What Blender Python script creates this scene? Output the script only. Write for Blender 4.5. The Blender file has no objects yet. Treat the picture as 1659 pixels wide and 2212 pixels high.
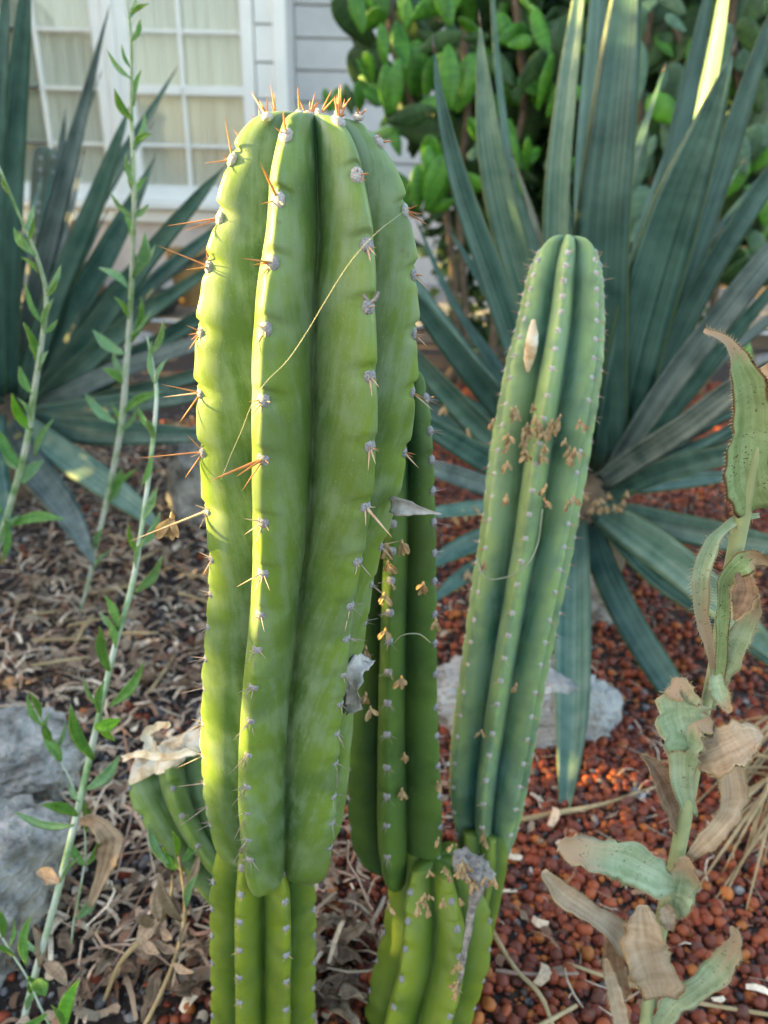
import bpy, math, random
import numpy as np
from mathutils import Vector, Matrix, noise, Euler
R_ = math.radians
random.seed(7); rng = np.random.default_rng(7)
sc = bpy.context.scene
COL = sc.collection

# ------------------------------------------------------------------ camera
cam_d = bpy.data.cameras.new('camera'); cam = bpy.data.objects.new('camera', cam_d); COL.objects.link(cam)
PITCH, ROLL, CH = 24.0, 1.2, 0.80
CM = Matrix.Rotation(R_(90-PITCH), 3, 'X') @ Matrix.Rotation(R_(ROLL), 3, 'Z')
cam.matrix_world = Matrix.Translation((0, 0, CH)) @ CM.to_4x4()
cam_d.sensor_width = 36; cam_d.sensor_fit = 'HORIZONTAL'; cam_d.lens = 36
cam_d.clip_start = 0.02; cam_d.clip_end = 400
cam_d.dof.use_dof = True; cam_d.dof.focus_distance = 0.465; cam_d.dof.aperture_fstop = 9.5
sc.camera = cam
F = 1659.0
# ------------------------------------------------------------------ sky, sun, exposure
SUN_EL, SUN_AZ = 15.0, 4.0      # the sun stands low on the left, a little behind the plants
sun_dir = Vector((-math.cos(R_(SUN_EL))*math.cos(R_(SUN_AZ)), math.cos(R_(SUN_EL))*math.sin(R_(SUN_AZ)), math.sin(R_(SUN_EL))))
w = bpy.data.worlds.new('World'); sc.world = w; w.use_nodes = True
nt = w.node_tree; bg = nt.nodes['Background']
sky = nt.nodes.new('ShaderNodeTexSky'); sky.sky_type = 'NISHITA'; sky.sun_disc = False
sky.sun_elevation = R_(SUN_EL)
sky.sun_rotation = math.atan2(sun_dir.x, sun_dir.y)
sky.dust_density = 2.0; sky.ozone_density = 1.0
tint = nt.nodes.new('ShaderNodeMix'); tint.data_type = 'RGBA'; tint.blend_type = 'MULTIPLY'; tint.inputs[0].default_value = 1.0
tint.inputs[7].default_value = (1.0, .90, .76, 1)     # slightly warm evening air
nt.links.new(sky.outputs[0], tint.inputs[6]); nt.links.new(tint.outputs[2], bg.inputs[0]); bg.inputs[1].default_value = 0.072
sd = bpy.data.lights.new('sun', 'SUN'); sun = bpy.data.objects.new('sun', sd); COL.objects.link(sun)
sd.energy = 3.1; sd.angle = R_(0.6); sd.color = (1.0, 0.70, 0.22)
sun.rotation_euler = sun_dir.to_track_quat('Z', 'Y').to_euler()
sc.view_settings.view_transform = 'Standard'; sc.view_settings.look = 'None'
sc.view_settings.gamma = 1.0; sc.view_settings.exposure = 3.85
sc.cycles.use_denoising = True

# ------------------------------------------------------------------ helpers
def ray(px, py):
    return CM @ Vector(((px-829.5)/F, (1106-py)/F, -1.0))
def P(px, py, Y):
    d = ray(px, py); t = Y/d.y
    return Vector((d.x*t, Y, CH + d.z*t))
def G(px, py, h=0.0):
    d = ray(px, py); t = (h-CH)/d.z
    return Vector((d.x*t, d.y*t, h))
CMI = CM.inverted()
def proj(p):
    c = CMI @ (Vector(p)-Vector((0, 0, CH)))
    return 829.5 + F*c.x/(-c.z), 1106 - F*c.y/(-c.z), -c.z
def depth(p): return proj(p)[2]
def pxw(p, wpx): return wpx*depth(p)/F

def tag(o, label=None, cat=None, group=None, kind=None):
    if label: o['label'] = label
    if cat: o['category'] = cat
    if group: o['group'] = group
    if kind: o['kind'] = kind
    return o
def empty(name, loc, label=None, cat=None, group=None):
    o = bpy.data.objects.new(name, None); COL.objects.link(o); o.location = loc
    o.empty_display_size = 0.02
    return tag(o, label, cat, group)
def base_of(parent):
    v = Vector((0, 0, 0))
    while parent is not None:
        v += parent.location; parent = parent.parent
    return v
def obj(name, geo, mat, parent=None, loc=None, smooth=True):
    """geo = list of (verts, faces, attr) in world coordinates, linked as one mesh"""
    if isinstance(geo, tuple): geo = [geo]
    V, Fc, A, off = [], [], [], 0
    for g in geo:
        v = np.asarray(g[0], dtype=float).reshape(-1, 3)
        V.append(v); Fc += [tuple(i+off for i in f) for f in g[1]]
        A.append(np.asarray(g[2], dtype=float).reshape(-1, 3) if len(g) > 2 and g[2] is not None else np.zeros((len(v), 3)))
        off += len(v)
    V = np.vstack(V); A = np.vstack(A)
    b = base_of(parent)
    if loc is not None: b = b*0 + Vector(loc)
    me = bpy.data.meshes.new(name)
    me.from_pydata((V-np.array(b)).tolist(), [], Fc)
    at = me.attributes.new('uvc', 'FLOAT_VECTOR', 'POINT'); at.data.foreach_set('vector', A.ravel())
    if smooth: me.shade_smooth()
    me.materials.append(mat)
    o = bpy.data.objects.new(name, me); COL.objects.link(o)
    if parent is not None: o.parent = parent
    elif loc is not None: o.location = loc
    return o
MLOC = {}
def inst(name, me, mtx, parent=None):
    o = bpy.data.objects.new(name, me); COL.objects.link(o)
    if parent is not None:
        o.parent = parent
        mtx = Matrix.Translation(-base_of(parent)) @ mtx
    o.matrix_basis = mtx; MLOC[o.name] = mtx
    return o
def box(x0, x1, y0, y1, z0, z1, bev=0.0):
    if bev <= 0:
        v = [(x, y, z) for x in (x0, x1) for y in (y0, y1) for z in (z0, z1)]
        f = [(0,1,3,2),(4,6,7,5),(0,4,5,1),(2,3,7,6),(0,2,6,4),(1,5,7,3)]
        return (v, f, None)
    b = bev; v = []; idx = {}
    for i, (x, sx) in enumerate(((x0, 1), (x1, -1))):
        for j, (y, sy) in enumerate(((y0, 1), (y1, -1))):
            for k, (z, sz) in enumerate(((z0, 1), (z1, -1))):
                for a in range(3):
                    idx[(i, j, k, a)] = len(v)
                    q = [x+sx*b, y+sy*b, z+sz*b]; q[a] = (x, y, z)[a]; v.append(tuple(q))
    f = []
    for i in (0, 1): f.append(tuple(idx[(i, j, k, 0)] for j, k in ((0,0),(0,1),(1,1),(1,0))))
    for j in (0, 1): f.append(tuple(idx[(i, j, k, 1)] for i, k in ((0,0),(0,1),(1,1),(1,0))))
    for k in (0, 1): f.append(tuple(idx[(i, j, k, 2)] for i, j in ((0,0),(0,1),(1,1),(1,0))))
    for j in (0, 1):
        for k in (0, 1): f.append((idx[(0,j,k,1)], idx[(1,j,k,1)], idx[(1,j,k,2)], idx[(0,j,k,2)]))
    for i in (0, 1):
        for k in (0, 1): f.append((idx[(i,0,k,0)], idx[(i,1,k,0)], idx[(i,1,k,2)], idx[(i,0,k,2)]))
    for i in (0, 1):
        for j in (0, 1): f.append((idx[(i,j,0,0)], idx[(i,j,1,0)], idx[(i,j,1,1)], idx[(i,j,0,1)]))
    for i in (0, 1):
        for j in (0, 1):
            for k in (0, 1): f.append((idx[(i,j,k,0)], idx[(i,j,k,1)], idx[(i,j,k,2)]))
    return (v, f, None)
def spline(pts, n):
    """Catmull-Rom through rows of numbers"""
    p = np.array(pts, float)
    if len(p) == 2: return p[0] + (p[1]-p[0])*np.linspace(0, 1, n)[:, None]
    q = np.vstack([2*p[0]-p[1], p, 2*p[-1]-p[-2]]); out = []
    L = len(p)-1
    for s in np.linspace(0, L, n):
        i = min(int(s), L-1); t = s-i
        a, b, c, d = q[i], q[i+1], q[i+2], q[i+3]
        out.append(0.5*((2*b)+(c-a)*t+(2*a-5*b+4*c-d)*t*t+(3*b-a-3*c+d)*t**3))
    return np.array(out)
def tangents(c):
    t = np.gradient(c, axis=0)
    return t/np.maximum(np.linalg.norm(t, axis=1), 1e-9)[:, None]
def tube(pts, n=16, sides=8, cap=True):
    """pts rows x,y,z,r"""
    s = spline(pts, n); c = s[:, :3]; r = np.maximum(s[:, 3], 1e-5); T = tangents(c)
    ref = Vector((0.31, 0.9, 0.21)) if abs(T[0][1]) < .8 else Vector((1, 0, .1))
    V, Fc, A = [], [], []
    for i in range(n):
        t = Vector(T[i]); u = t.cross(ref).normalized(); v = t.cross(u)
        for k in range(sides):
            a = 2*math.pi*k/sides
            V.append(tuple(Vector(c[i]) + (u*math.cos(a)+v*math.sin(a))*r[i])); A.append((k/sides, i/(n-1), 0))
    for i in range(n-1):
        for k in range(sides):
            k2 = (k+1) % sides
            Fc.append((i*sides+k, i*sides+k2, (i+1)*sides+k2, (i+1)*sides+k))
    if cap:
        Fc.append(tuple(range(sides))[::-1]); Fc.append(tuple(range((n-1)*sides, n*sides)))
    return (V, Fc, A)
def blade(pts, n=24, m=6, thick=.10, cup=.25, roll=0., roll2=None, rag=0., wave=0., seed=0, normal=None, pw=1.0):
    """a leaf: rows x,y,z,width. channel opens towards N. closed, with thickness. attr = (across, along, id)"""
    s = spline(pts, n); c = s[:, :3]; W = np.maximum(s[:, 3], 1e-4); T = tangents(c)
    if roll2 is None: roll2 = roll
    V, Fc, A = [], [], []
    ring = (m+1) + (m-1)
    for i in range(n):
        t = Vector(T[i]); p = Vector(c[i]); f = i/(n-1)
        nn = Vector(normal) if normal is not None else (Vector((0, 0, CH))-p)
        nn = nn - t*nn.dot(t)
        if nn.length < 1e-6: nn = t.orthogonal()
        nn.normalize(); nn.rotate(Matrix.Rotation(R_(roll+(roll2-roll)*f), 3, t))
        b = t.cross(nn)
        h = W[i]/2
        wv = wave*h*math.sin(f*11+seed*1.7)
        rl = 1+rag*(noise.noise(Vector((f*14, seed*3.1, 0)))); rr = 1+rag*(noise.noise(Vector((f*14, seed*3.1, 9.))))
        for j in range(m+1):
            q = -1+2*j/m; e = rl if q < 0 else rr
            V.append(tuple(p + b*(h*q*e) + nn*(cup*h*abs(q)**1.5 + wv*q*abs(q)))); A.append((q, f, seed % 1.0 if seed < 1 else (seed*.173) % 1.0))
        for j in range(m-1, 0, -1):
            q = -1+2*j/m; e = rl if q < 0 else rr
            V.append(tuple(p + b*(h*q*e) + nn*(cup*h*abs(q)**1.5 + wv*q*abs(q) - thick*2*h*(1-q*q)**.5))); A.append((q, f, (seed*.173) % 1.0))
    for i in range(n-1):
        for k in range(ring):
            k2 = (k+1) % ring
            Fc.append((i*ring+k, i*ring+k2, (i+1)*ring+k2, (i+1)*ring+k))
    Fc.append(tuple(range(ring))[::-1]); Fc.append(tuple(range((n-1)*ring, n*ring)))
    return (V, Fc, A)
def pxpath(rows):
    """rows px,py,Y,width px  ->  rows x,y,z,width"""
    out = []
    for px, py, Y, wd in rows:
        p = P(px, py, Y); out.append((p.x, p.y, p.z, pxw(p, wd)))
    return out
_ico = {}
def ico(sub):
    if sub in _ico: return _ico[sub]
    import bmesh
    bm = bmesh.new(); bmesh.ops.create_icosphere(bm, subdivisions=sub, radius=1.0)
    v = np.array([x.co[:] for x in bm.verts]); f = np.array([[q.index for q in x.verts] for x in bm.faces]); bm.free()
    _ico[sub] = (v, f); return _ico[sub]

# ------------------------------------------------------------------ materials
def newmat(name):
    m = bpy.data.materials.new(name); m.use_nodes = True
    t = m.node_tree; return m, t, t.nodes['Principled BSDF']
class NB:
    def __init__(s, t): s.t = t
    def n(s, ty, **kw):
        x = s.t.nodes.new(ty)
        for k, v in kw.items(): setattr(x, k, v)
        return x
    def l(s, a, b): s.t.links.new(a, b)
    def noise(s, vec, scale, detail=3, rough=.55):
        x = s.n('ShaderNodeTexNoise'); x.inputs['Scale'].default_value = scale; x.inputs['Detail'].default_value = detail
        x.inputs['Roughness'].default_value = rough
        if vec is not None: s.l(vec, x.inputs['Vector'])
        return x.outputs['Fac']
    def ramp(s, fac, stops):
        x = s.n('ShaderNodeValToRGB'); e = x.color_ramp.elements
        while len(e) < len(stops): e.new(0.5)
        for k, (p, c) in enumerate(stops):
            e[k].position = p; e[k].color = (c, c, c, 1) if not hasattr(c, '__len__') else (*c, 1)
        s.l(fac, x.inputs[0]); return x.outputs[0]
    def mix(s, fac, a, b, mode='MIX'):
        x = s.n('ShaderNodeMix', data_type='RGBA', blend_type=mode)
        for sock, v in ((x.inputs[0], fac), (x.inputs[6], a), (x.inputs[7], b)):
            if hasattr(v, 'links'): s.l(v, sock)
            elif hasattr(v, '__len__'): sock.default_value = (*v, 1)
            else: sock.default_value = v
        return x.outputs[2]
    def math(s, op, a, b=0., c=0.):
        x = s.n('ShaderNodeMath', operation=op)
        for i, v in enumerate((a, b, c)):
            if hasattr(v, 'links'): s.l(v, x.inputs[i])
            else: x.inputs[i].default_value = v
        return x.outputs[0]
    def attr(s, name='uvc'):
        return s.n('ShaderNodeAttribute', attribute_name=name)
    def sep(s, v):
        x = s.n('ShaderNodeSeparateXYZ'); s.l(v, x.inputs[0]); return x.outputs
    def comb(s, *v):
        x = s.n('ShaderNodeCombineXYZ')
        for i, q in enumerate(v):
            if hasattr(q, 'links'): s.l(q, x.inputs[i])
            else: x.inputs[i].default_value = q
        return x.outputs[0]
    def bump(s, h, strength, dist, b):
        x = s.n('ShaderNodeBump'); x.inputs['Strength'].default_value = strength; x.inputs['Distance'].default_value = dist
        s.l(h, x.inputs['Height']); s.l(x.outputs[0], b.inputs['Normal'])
    def pos(s): return s.n('ShaderNodeNewGeometry').outputs['Position']

def m_simple(name, cols, scale=30, rough=.6, bump=.3, bd=.001, detail=4, stops=None, sss=0., spec=.5, transl=0.):
    m, t, b = newmat(name); B = NB(t)
    f = B.noise(B.pos(), scale, detail)
    k = len(cols)
    st = [(.3+.4*i/max(k-1, 1), c) for i, c in enumerate(cols)] if stops is None else list(zip(stops, cols))
    B.l(B.ramp(f, st), b.inputs['Base Color'])
    b.inputs['Roughness'].default_value = rough; b.inputs['Specular IOR Level'].default_value = spec
    if bump: B.bump(B.noise(B.pos(), scale*4, 3), bump, bd, b)
    if sss:
        b.inputs['Subsurface Weight'].default_value = sss; b.inputs['Subsurface Radius'].default_value = (.6, 1., .2); b.inputs['Subsurface Scale'].default_value = .006
    return m
def m_cactus(name, valley, mid, crest, bloom, bl=.5, sss=.05):
    m, t, b = newmat(name); B = NB(t)
    a = B.attr(); x, y, z = B.sep(a.outputs['Vector'])      # rib coordinate -1..1, height in m, crestness
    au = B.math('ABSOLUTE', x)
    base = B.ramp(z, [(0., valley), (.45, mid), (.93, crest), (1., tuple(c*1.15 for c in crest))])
    # waxy bloom rubbed off in slanting streaks
    v1 = B.comb(B.math('ADD', B.math('MULTIPLY', y, 20.), B.math('MULTIPLY', au, 2.2)), B.math('MULTIPLY', au, 1.4), B.math('MULTIPLY', x, 1.1))
    s1 = B.noise(v1, 1.7, 5, .66)
    s2 = B.noise(B.pos(), 38, 4, .6)
    f = B.ramp(B.math('ADD', B.math('MULTIPLY', s1, .55), B.math('MULTIPLY', s2, .45)), [(.44, 0.), (.58, bl)])
    c = B.mix(f, base, bloom)
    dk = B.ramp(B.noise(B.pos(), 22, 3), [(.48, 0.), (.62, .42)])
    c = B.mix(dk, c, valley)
    big = B.ramp(B.noise(B.pos(), 9, 2), [(.35, 0.), (.7, .45)])
    c = B.mix(big, c, tuple(.7*p+.3*q for p, q in zip(crest, (.22, .27, .03))))
    sp = B.ramp(B.noise(B.pos(), 900, 2), [(.66, 0.), (.74, .35)])
    c = B.mix(sp, c, (.32, .40, .24))
    sc_ = B.ramp(B.noise(B.pos(), 75, 5, .7), [(.67, 0.), (.72, .7)])
    c = B.mix(sc_, c, (.13, .12, .05))
    B.l(c, b.inputs['Base Color'])
    B.l(B.ramp(s2, [(.3, .36), (.7, .55)]), b.inputs['Roughness'])
    b.inputs['Specular IOR Level'].default_value = .3
    b.inputs['Subsurface Weight'].default_value = sss; b.inputs['Subsurface Radius'].default_value = (.8, 1., .15); b.inputs['Subsurface Scale'].default_value = .008
    B.bump(B.math('ADD', B.noise(B.pos(), 1400, 2), B.math('MULTIPLY', s2, 1.5)), .22, .0006, b)
    return m
def m_leaf(name, dark, light, edge, streak=.5, rough=.45, edgew=.93, spots=None, alongcol=None, transl=.0, sx=7.):
    """leaf: light and dark streaks along its length, edge colour on the margin"""
    m, t, b = newmat(name); B = NB(t)
    a = B.attr(); x, y, z = B.sep(a.outputs['Vector'])
    oi = B.n('ShaderNodeObjectInfo').outputs['Random']
    v = B.comb(B.math('MULTIPLY', x, sx), B.math('MULTIPLY', y, 1.2), B.math('ADD', B.math('MULTIPLY', z, 30.), B.math('MULTIPLY', oi, 40.)))
    s1 = B.noise(v, 1.0, 4, .6)
    v2 = B.comb(B.math('MULTIPLY', x, .5), B.math('MULTIPLY', y, 13.), B.math('MULTIPLY', oi, 17.))
    s2 = B.noise(v2, 1.0, 3, .6)
    f = B.ramp(B.math('ADD', B.math('MULTIPLY', s1, .6), B.math('MULTIPLY', s2, .4)), [(.37, 0.), (.63, 1.)])
    c = B.mix(f, dark, light)
    if alongcol:
        fy = B.ramp(B.math('ADD', y, B.math('MULTIPLY', s1, .5)), [(alongcol[1], 0.), (alongcol[2], 1.)])
        c = B.mix(fy, c, alongcol[0])
    c = B.mix(B.ramp(B.math('ABSOLUTE', x), [(edgew-.03, 0.), (edgew+.02, 1.)]), c, edge)
    if spots:
        sp = B.ramp(B.noise(B.pos(), spots[1], 3), [(spots[2], 0.), (spots[2]+.05, 1.)])
        patch = B.ramp(B.noise(B.pos(), spots[1]*.14, 2), [(.42, .15), (.6, 1.)])
        sp = B.math('MULTIPLY', sp, patch)
        c = B.mix(sp, c, spots[0])
    B.l(c, b.inputs['Base Color']); b.inputs['Roughness'].default_value = rough; b.inputs['Specular IOR Level'].default_value = .3
    if transl:
        b.inputs['Subsurface Weight'].default_value = transl; b.inputs['Subsurface Radius'].default_value = (.7, 1., .2); b.inputs['Subsurface Scale'].default_value = .004
    B.bump(B.noise(v, 2.5, 4), .25, .0015, b)
    return m

M = {}
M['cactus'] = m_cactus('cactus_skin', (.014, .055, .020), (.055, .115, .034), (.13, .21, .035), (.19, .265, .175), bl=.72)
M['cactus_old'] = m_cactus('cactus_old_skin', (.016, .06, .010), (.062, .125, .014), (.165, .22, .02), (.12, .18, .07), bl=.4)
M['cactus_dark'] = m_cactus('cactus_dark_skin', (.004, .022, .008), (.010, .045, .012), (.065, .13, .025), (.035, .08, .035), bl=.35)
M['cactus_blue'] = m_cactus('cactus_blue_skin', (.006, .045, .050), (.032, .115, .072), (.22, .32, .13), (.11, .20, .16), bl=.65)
M['cactus_far'] = m_simple('far_cactus_skin', [(.05, .075, .055), (.11, .14, .11)], 20, .7, .2, .002)
M['areole'] = m_simple('areole_felt', [(.14, .14, .155), (.30, .30, .33), (.42, .41, .44)], 900, .95, .8, .001)
M['areole_white'] = m_simple('areole_young_felt', [(.30, .29, .30), (.60, .58, .58)], 900, .95, .8, .001)
M['spine_orange'] = m_simple('spine_orange', [(.36, .12, .03), (.55, .25, .09)], 120, .45, 0)
M['spine_tan'] = m_simple('spine_tan', [(.42, .25, .15), (.60, .45, .32)], 150, .5, 0)
M['spine_grey'] = m_simple('spine_grey', [(.15, .11, .11), (.36, .29, .27)], 150, .5, 0)
M['agave'] = m_leaf('agave_skin', (.010, .043, .036), (.075, .150, .125), (.15, .20, .05), rough=.42, edgew=.965)
M['agave_pale'] = m_leaf('agave_pale_skin', (.03, .095, .075), (.15, .235, .19), (.18, .23, .07), rough=.5, edgew=.965)
M['agave_grey'] = m_leaf('agave_grey_skin', (.012, .035, .034), (.17, .21, .195), (.12, .16, .12), rough=.5, edgew=.97)
M['agave_tip'] = m_simple('agave_tip_spine', [(.06, .04, .04), (.10, .07, .07)], 60, .5, 0)
M['weed_stem'] = m_simple('weed_stem', [(.12, .24, .08), (.30, .42, .26), (.46, .52, .46)], 28, .5, .1, .0005, stops=[.34, .46, .6])
M['weed_leaf'] = m_leaf('weed_leaf', (.04, .13, .02), (.11, .25, .055), (.15, .27, .08), rough=.5, transl=.15, sx=3)
M['weed_leaf_grey'] = m_leaf('weed_leaf_grey', (.07, .17, .07), (.16, .29, .14), (.20, .32, .17), rough=.55, transl=.15, sx=3)
M['weed_bright'] = m_leaf('weed_bright_leaf', (.05, .19, .015), (.13, .33, .03), (.15, .33, .05), rough=.45, transl=.2, sx=3)
M['dry_leaf'] = m_leaf('dry_leaf', (.22, .14, .09), (.46, .35, .25), (.36, .26, .16), rough=.85, spots=((.20, .12, .07), 90, .68), sx=5)
M['dry_brown'] = m_leaf('dry_brown_leaf', (.12, .07, .045), (.28, .19, .13), (.22, .14, .08), rough=.85, sx=5)
M['thistle'] = m_leaf('thistle_leaf', (.17, .24, .13), (.34, .41, .29), (.38, .34, .22), rough=.8, spots=((.10, .08, .04), 420, .62), alongcol=((.33, .23, .15), .75, 1.15), sx=4)
M['thistle_dry'] = m_leaf('thistle_dry_leaf', (.28, .20, .135), (.46, .37, .28), (.36, .26, .13), rough=.85, spots=((.14, .09, .04), 420, .66), alongcol=((.26, .32, .18), 1.2, 1.4), sx=4)
M['thistle_green'] = m_leaf('thistle_green_leaf', (.15, .22, .08), (.28, .37, .19), (.17, .10, .05), rough=.8, spots=((.08, .06, .03), 500, .60), alongcol=((.32, .23, .15), .95, 1.3), edgew=.86, sx=4)
M['thistle_stem'] = m_simple('thistle_stem', [(.25, .31, .15), (.38, .41, .23)], 40, .7, .3, .0005)
M['petal'] = m_simple('dry_petal', [(.28, .16, .07), (.52, .37, .20)], 150, .8, .3, .0005)
M['straw'] = m_simple('straw', [(.28, .19, .09), (.48, .37, .21)], 30, .8, .2, .0005)
M['twig'] = m_simple('twig', [(.22, .13, .10), (.42, .30, .24)], 40, .85, .4, .001)
M['pad'] = m_leaf('young_pad', (.022, .10, .010), (.095, .27, .025), (.11, .24, .035), rough=.38, transl=.25, edgew=.97, sx=1.2)
M['pad_old'] = m_leaf('old_pad', (.008, .032, .010), (.05, .11, .03), (.10, .14, .045), rough=.5, edgew=.97, sx=1.4, spots=((.36, .27, .16), 22, .72))
M['pad_blue'] = m_leaf('blue_pad', (.04, .10, .065), (.11, .19, .12), (.12, .18, .10), rough=.55, edgew=.97, sx=1.2)
M['white_paint'] = m_simple('white_paint', [(.82, .82, .80), (.90, .89, .87)], 6, .5, .1, .001)
M['siding'] = m_simple('siding_paint', [(.50, .50, .52), (.60, .60, .61)], 5, .6, .15, .001)
M['stucco'] = m_simple('stucco', [(.60, .53, .51), (.72, .64, .61)], 9, .9, .4, .004)
M['concrete'] = m_simple('concrete', [(.42, .41, .42), (.58, .57, .57)], 7, .9, .4, .003)
M['terracotta'] = m_simple('terracotta', [(.12, .045, .03), (.20, .09, .05)], 14, .8, .3, .002)
M['ochre'] = m_simple('ochre_pot', [(.24, .14, .05), (.34, .21, .08)], 14, .8, .3, .002)
M['dark_pot'] = m_simple('dark_plastic', [(.02, .02, .022), (.04, .04, .045)], 14, .6, 0)
M['rock'] = m_simple('rock', [(.12, .112, .10), (.33, .315, .295), (.50, .48, .455)], 22, .9, 1., .012, detail=8, stops=[.34, .5, .66])
M['rock_white'] = m_simple('white_rock', [(.17, .165, .16), (.38, .375, .37), (.52, .51, .50)], 20, .9, 1., .012, detail=8)
M['bark'] = m_simple('bark', [(.06, .045, .03), (.17, .12, .08)], 30, .95, .8, .004)
M['scar'] = m_simple('corky_scar', [(.10, .09, .09), (.26, .23, .22), (.40, .36, .32)], 160, .95, .8, .002)
M['cut'] = m_simple('cut_flesh', [(.40, .25, .11), (.66, .55, .40), (.76, .71, .62)], 70, .85, .5, .002)
M['foliage'] = m_simple('foliage', [(.008, .03, .008), (.025, .075, .018), (.06, .13, .03)], 5, .55, 0)
M['web'] = m_simple('web_silk', [(.27, .25, .25), (.48, .46, .46)], 200, .8, .3, .0005)
M['thread'] = m_simple('thread', [(.26, .28, .18), (.36, .37, .26)], 60, .7, 0)

def m_glass():
    m, t, b = newmat('window_glass'); B = NB(t)      # thin clear sheet: mostly see-through, a little mirror
    tr = B.n('ShaderNodeBsdfTransparent'); tr.inputs[0].default_value = (.95, .97, .96, 1)
    gl = B.n('ShaderNodeBsdfGlossy'); gl.inputs['Roughness'].default_value = .04
    mx = B.n('ShaderNodeMixShader'); mx.inputs[0].default_value = .05
    B.l(tr.outputs[0], mx.inputs[1]); B.l(gl.outputs[0], mx.inputs[2]); B.l(mx.outputs[0], t.nodes['Material Output'].inputs[0])
    return m
M['glass'] = m_glass()
def m_curtain():
    m, t, b = newmat('curtain'); B = NB(t)
    x, y, z = B.sep(B.pos())
    f = B.noise(B.comb(B.math('MULTIPLY', x, 22.), 0., B.math('MULTIPLY', z, .8)), 1.6, 3)
    B.l(B.ramp(f, [(.3, (.74, .69, .61)), (.7, (.90, .86, .78))]), b.inputs['Base Color']); b.inputs['Roughness'].default_value = .9
    return m
M['curtain'] = m_curtain()
def m_ground():
    m, t, b = newmat('soil'); B = NB(t); p = B.pos()
    f = B.noise(p, 60, 6, .7); g = B.noise(p, 2.2, 3)
    c = B.ramp(f, [(.30, (.010, .008, .008)), (.5, (.035, .025, .022)), (.64, (.09, .055, .04)), (.78, (.22, .15, .11))])
    c = B.mix(B.ramp(g, [(.4, 0.), (.65, .4)]), c, (.09, .05, .035))
    B.l(c, b.inputs['Base Color']); b.inputs['Roughness'].default_value = .95
    B.bump(f, .8, .012, b)
    return m
M['soil'] = m_ground()
def m_attrcol(name, rough=.6, bump=None):
    m, t, b = newmat(name); B = NB(t); a = B.attr('tint')
    c = B.mix(B.ramp(B.noise(B.pos(), 260, 4, .65), [(.35, 0.), (.7, .45)]), a.outputs['Color'], (.10, .06, .045))
    B.l(c, b.inputs['Base Color']); b.inputs['Roughness'].default_value = rough; b.inputs['Specular IOR Level'].default_value = .3
    B.bump(B.noise(B.pos(), 500, 3), .5, .0008, b)
    return m
M['pebbles'] = m_attrcol('clay_pebbles', .5)
M['litter'] = m_attrcol('litter', .9)

# ------------------------------------------------------------------ ground
def gh(x, y):   # gentle unevenness of the ground
    return 0.010*noise.noise(Vector((x*3.1, y*3.1, 0))) + 0.004*noise.noise(Vector((x*11, y*11, 4)))
gx = np.concatenate([np.linspace(-150, -3, 12), np.linspace(-2.9, 2.9, 150), np.linspace(3, 150, 12)])
gy = np.concatenate([np.linspace(-60, -.2, 8), np.linspace(-.1, 4.0, 120), np.linspace(4.2, 250, 16)])
GV = [(x, y, gh(x, y) if abs(x) < 3 and -0.1 <= y <= 4 else 0.) for y in gy for x in gx]
nx = len(gx)
GF = [(j*nx+i, j*nx+i+1, (j+1)*nx+i+1, (j+1)*nx+i) for j in range(len(gy)-1) for i in range(nx-1)]
tag(obj('ground', (GV, GF, None), M['soil']), 'dark garden soil under gravel and litter', kind='structure')
tag(obj('pavement', box(-6, 2.4, 3.95, 5.6, -.05, .085, .012), M['concrete']), 'pale concrete path along the house wall', kind='structure')

def scatter_mesh(name, mat, C, Rr, base, tints, squash=(.7, 1.), seed=1):
    """pebbles: copies of base shape joined in one mesh"""
    bv, bf = base; n = len(C); k = len(bv)
    r = np.random.default_rng(seed)
    ang = r.uniform(0, 2*np.pi, n); sx = r.uniform(.85, 1.15, n); sy = r.uniform(.8, 1.1, n); sz = r.uniform(*squash, n)
    ph = r.uniform(0, 50, (n, 3))
    v = np.repeat(bv[None], n, 0)
    lump = 1 + .16*np.sin(v[..., 0]*2.3+ph[:, None, 0]) + .11*np.sin(v[..., 1]*2.7+ph[:, None, 1]) + .09*np.sin(v[..., 2]*3.1+ph[:, None, 2])
    v = v*lump[..., None]*np.stack([sx, sy, sz], -1)[:, None]*Rr[:, None, None]
    tl = r.uniform(-.5, .5, n)
    ca, sa = np.cos(ang)[:, None], np.sin(ang)[:, None]
    x = v[..., 0]*ca - v[..., 1]*sa; y = v[..., 0]*sa+v[..., 1]*ca; z = v[..., 2]
    ct, st = np.cos(tl)[:, None], np.sin(tl)[:, None]
    y, z = y*ct-z*st, y*st+z*ct
    v = np.stack([x, y, z], -1)+C[:, None]
    V = v.reshape(-1, 3); Fc = (bf[None]+(np.arange(n)*k)[:, None, None]).reshape(-1, 3)
    me = bpy.data.meshes.new(name)
    me.vertices.add(len(V)); me.vertices.foreach_set('co', V.ravel().astype(np.float32))
    me.loops.add(Fc.size); me.loops.foreach_set('vertex_index', Fc.ravel().astype(np.int32))
    me.polygons.add(len(Fc)); me.polygons.foreach_set('loop_start', np.arange(0, Fc.size, 3, dtype=np.int32))
    me.update(); me.validate()
    a = me.attributes.new('tint', 'FLOAT_COLOR', 'POINT')
    cc = np.ones((n, k, 4)); cc[..., :3] = tints[:, None]
    a.data.foreach_set('color', cc.ravel().astype(np.float32))
    me.shade_smooth(); me.materials.append(mat)
    o = bpy.data.objects.new(name, me); COL.objects.link(o); return o

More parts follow.
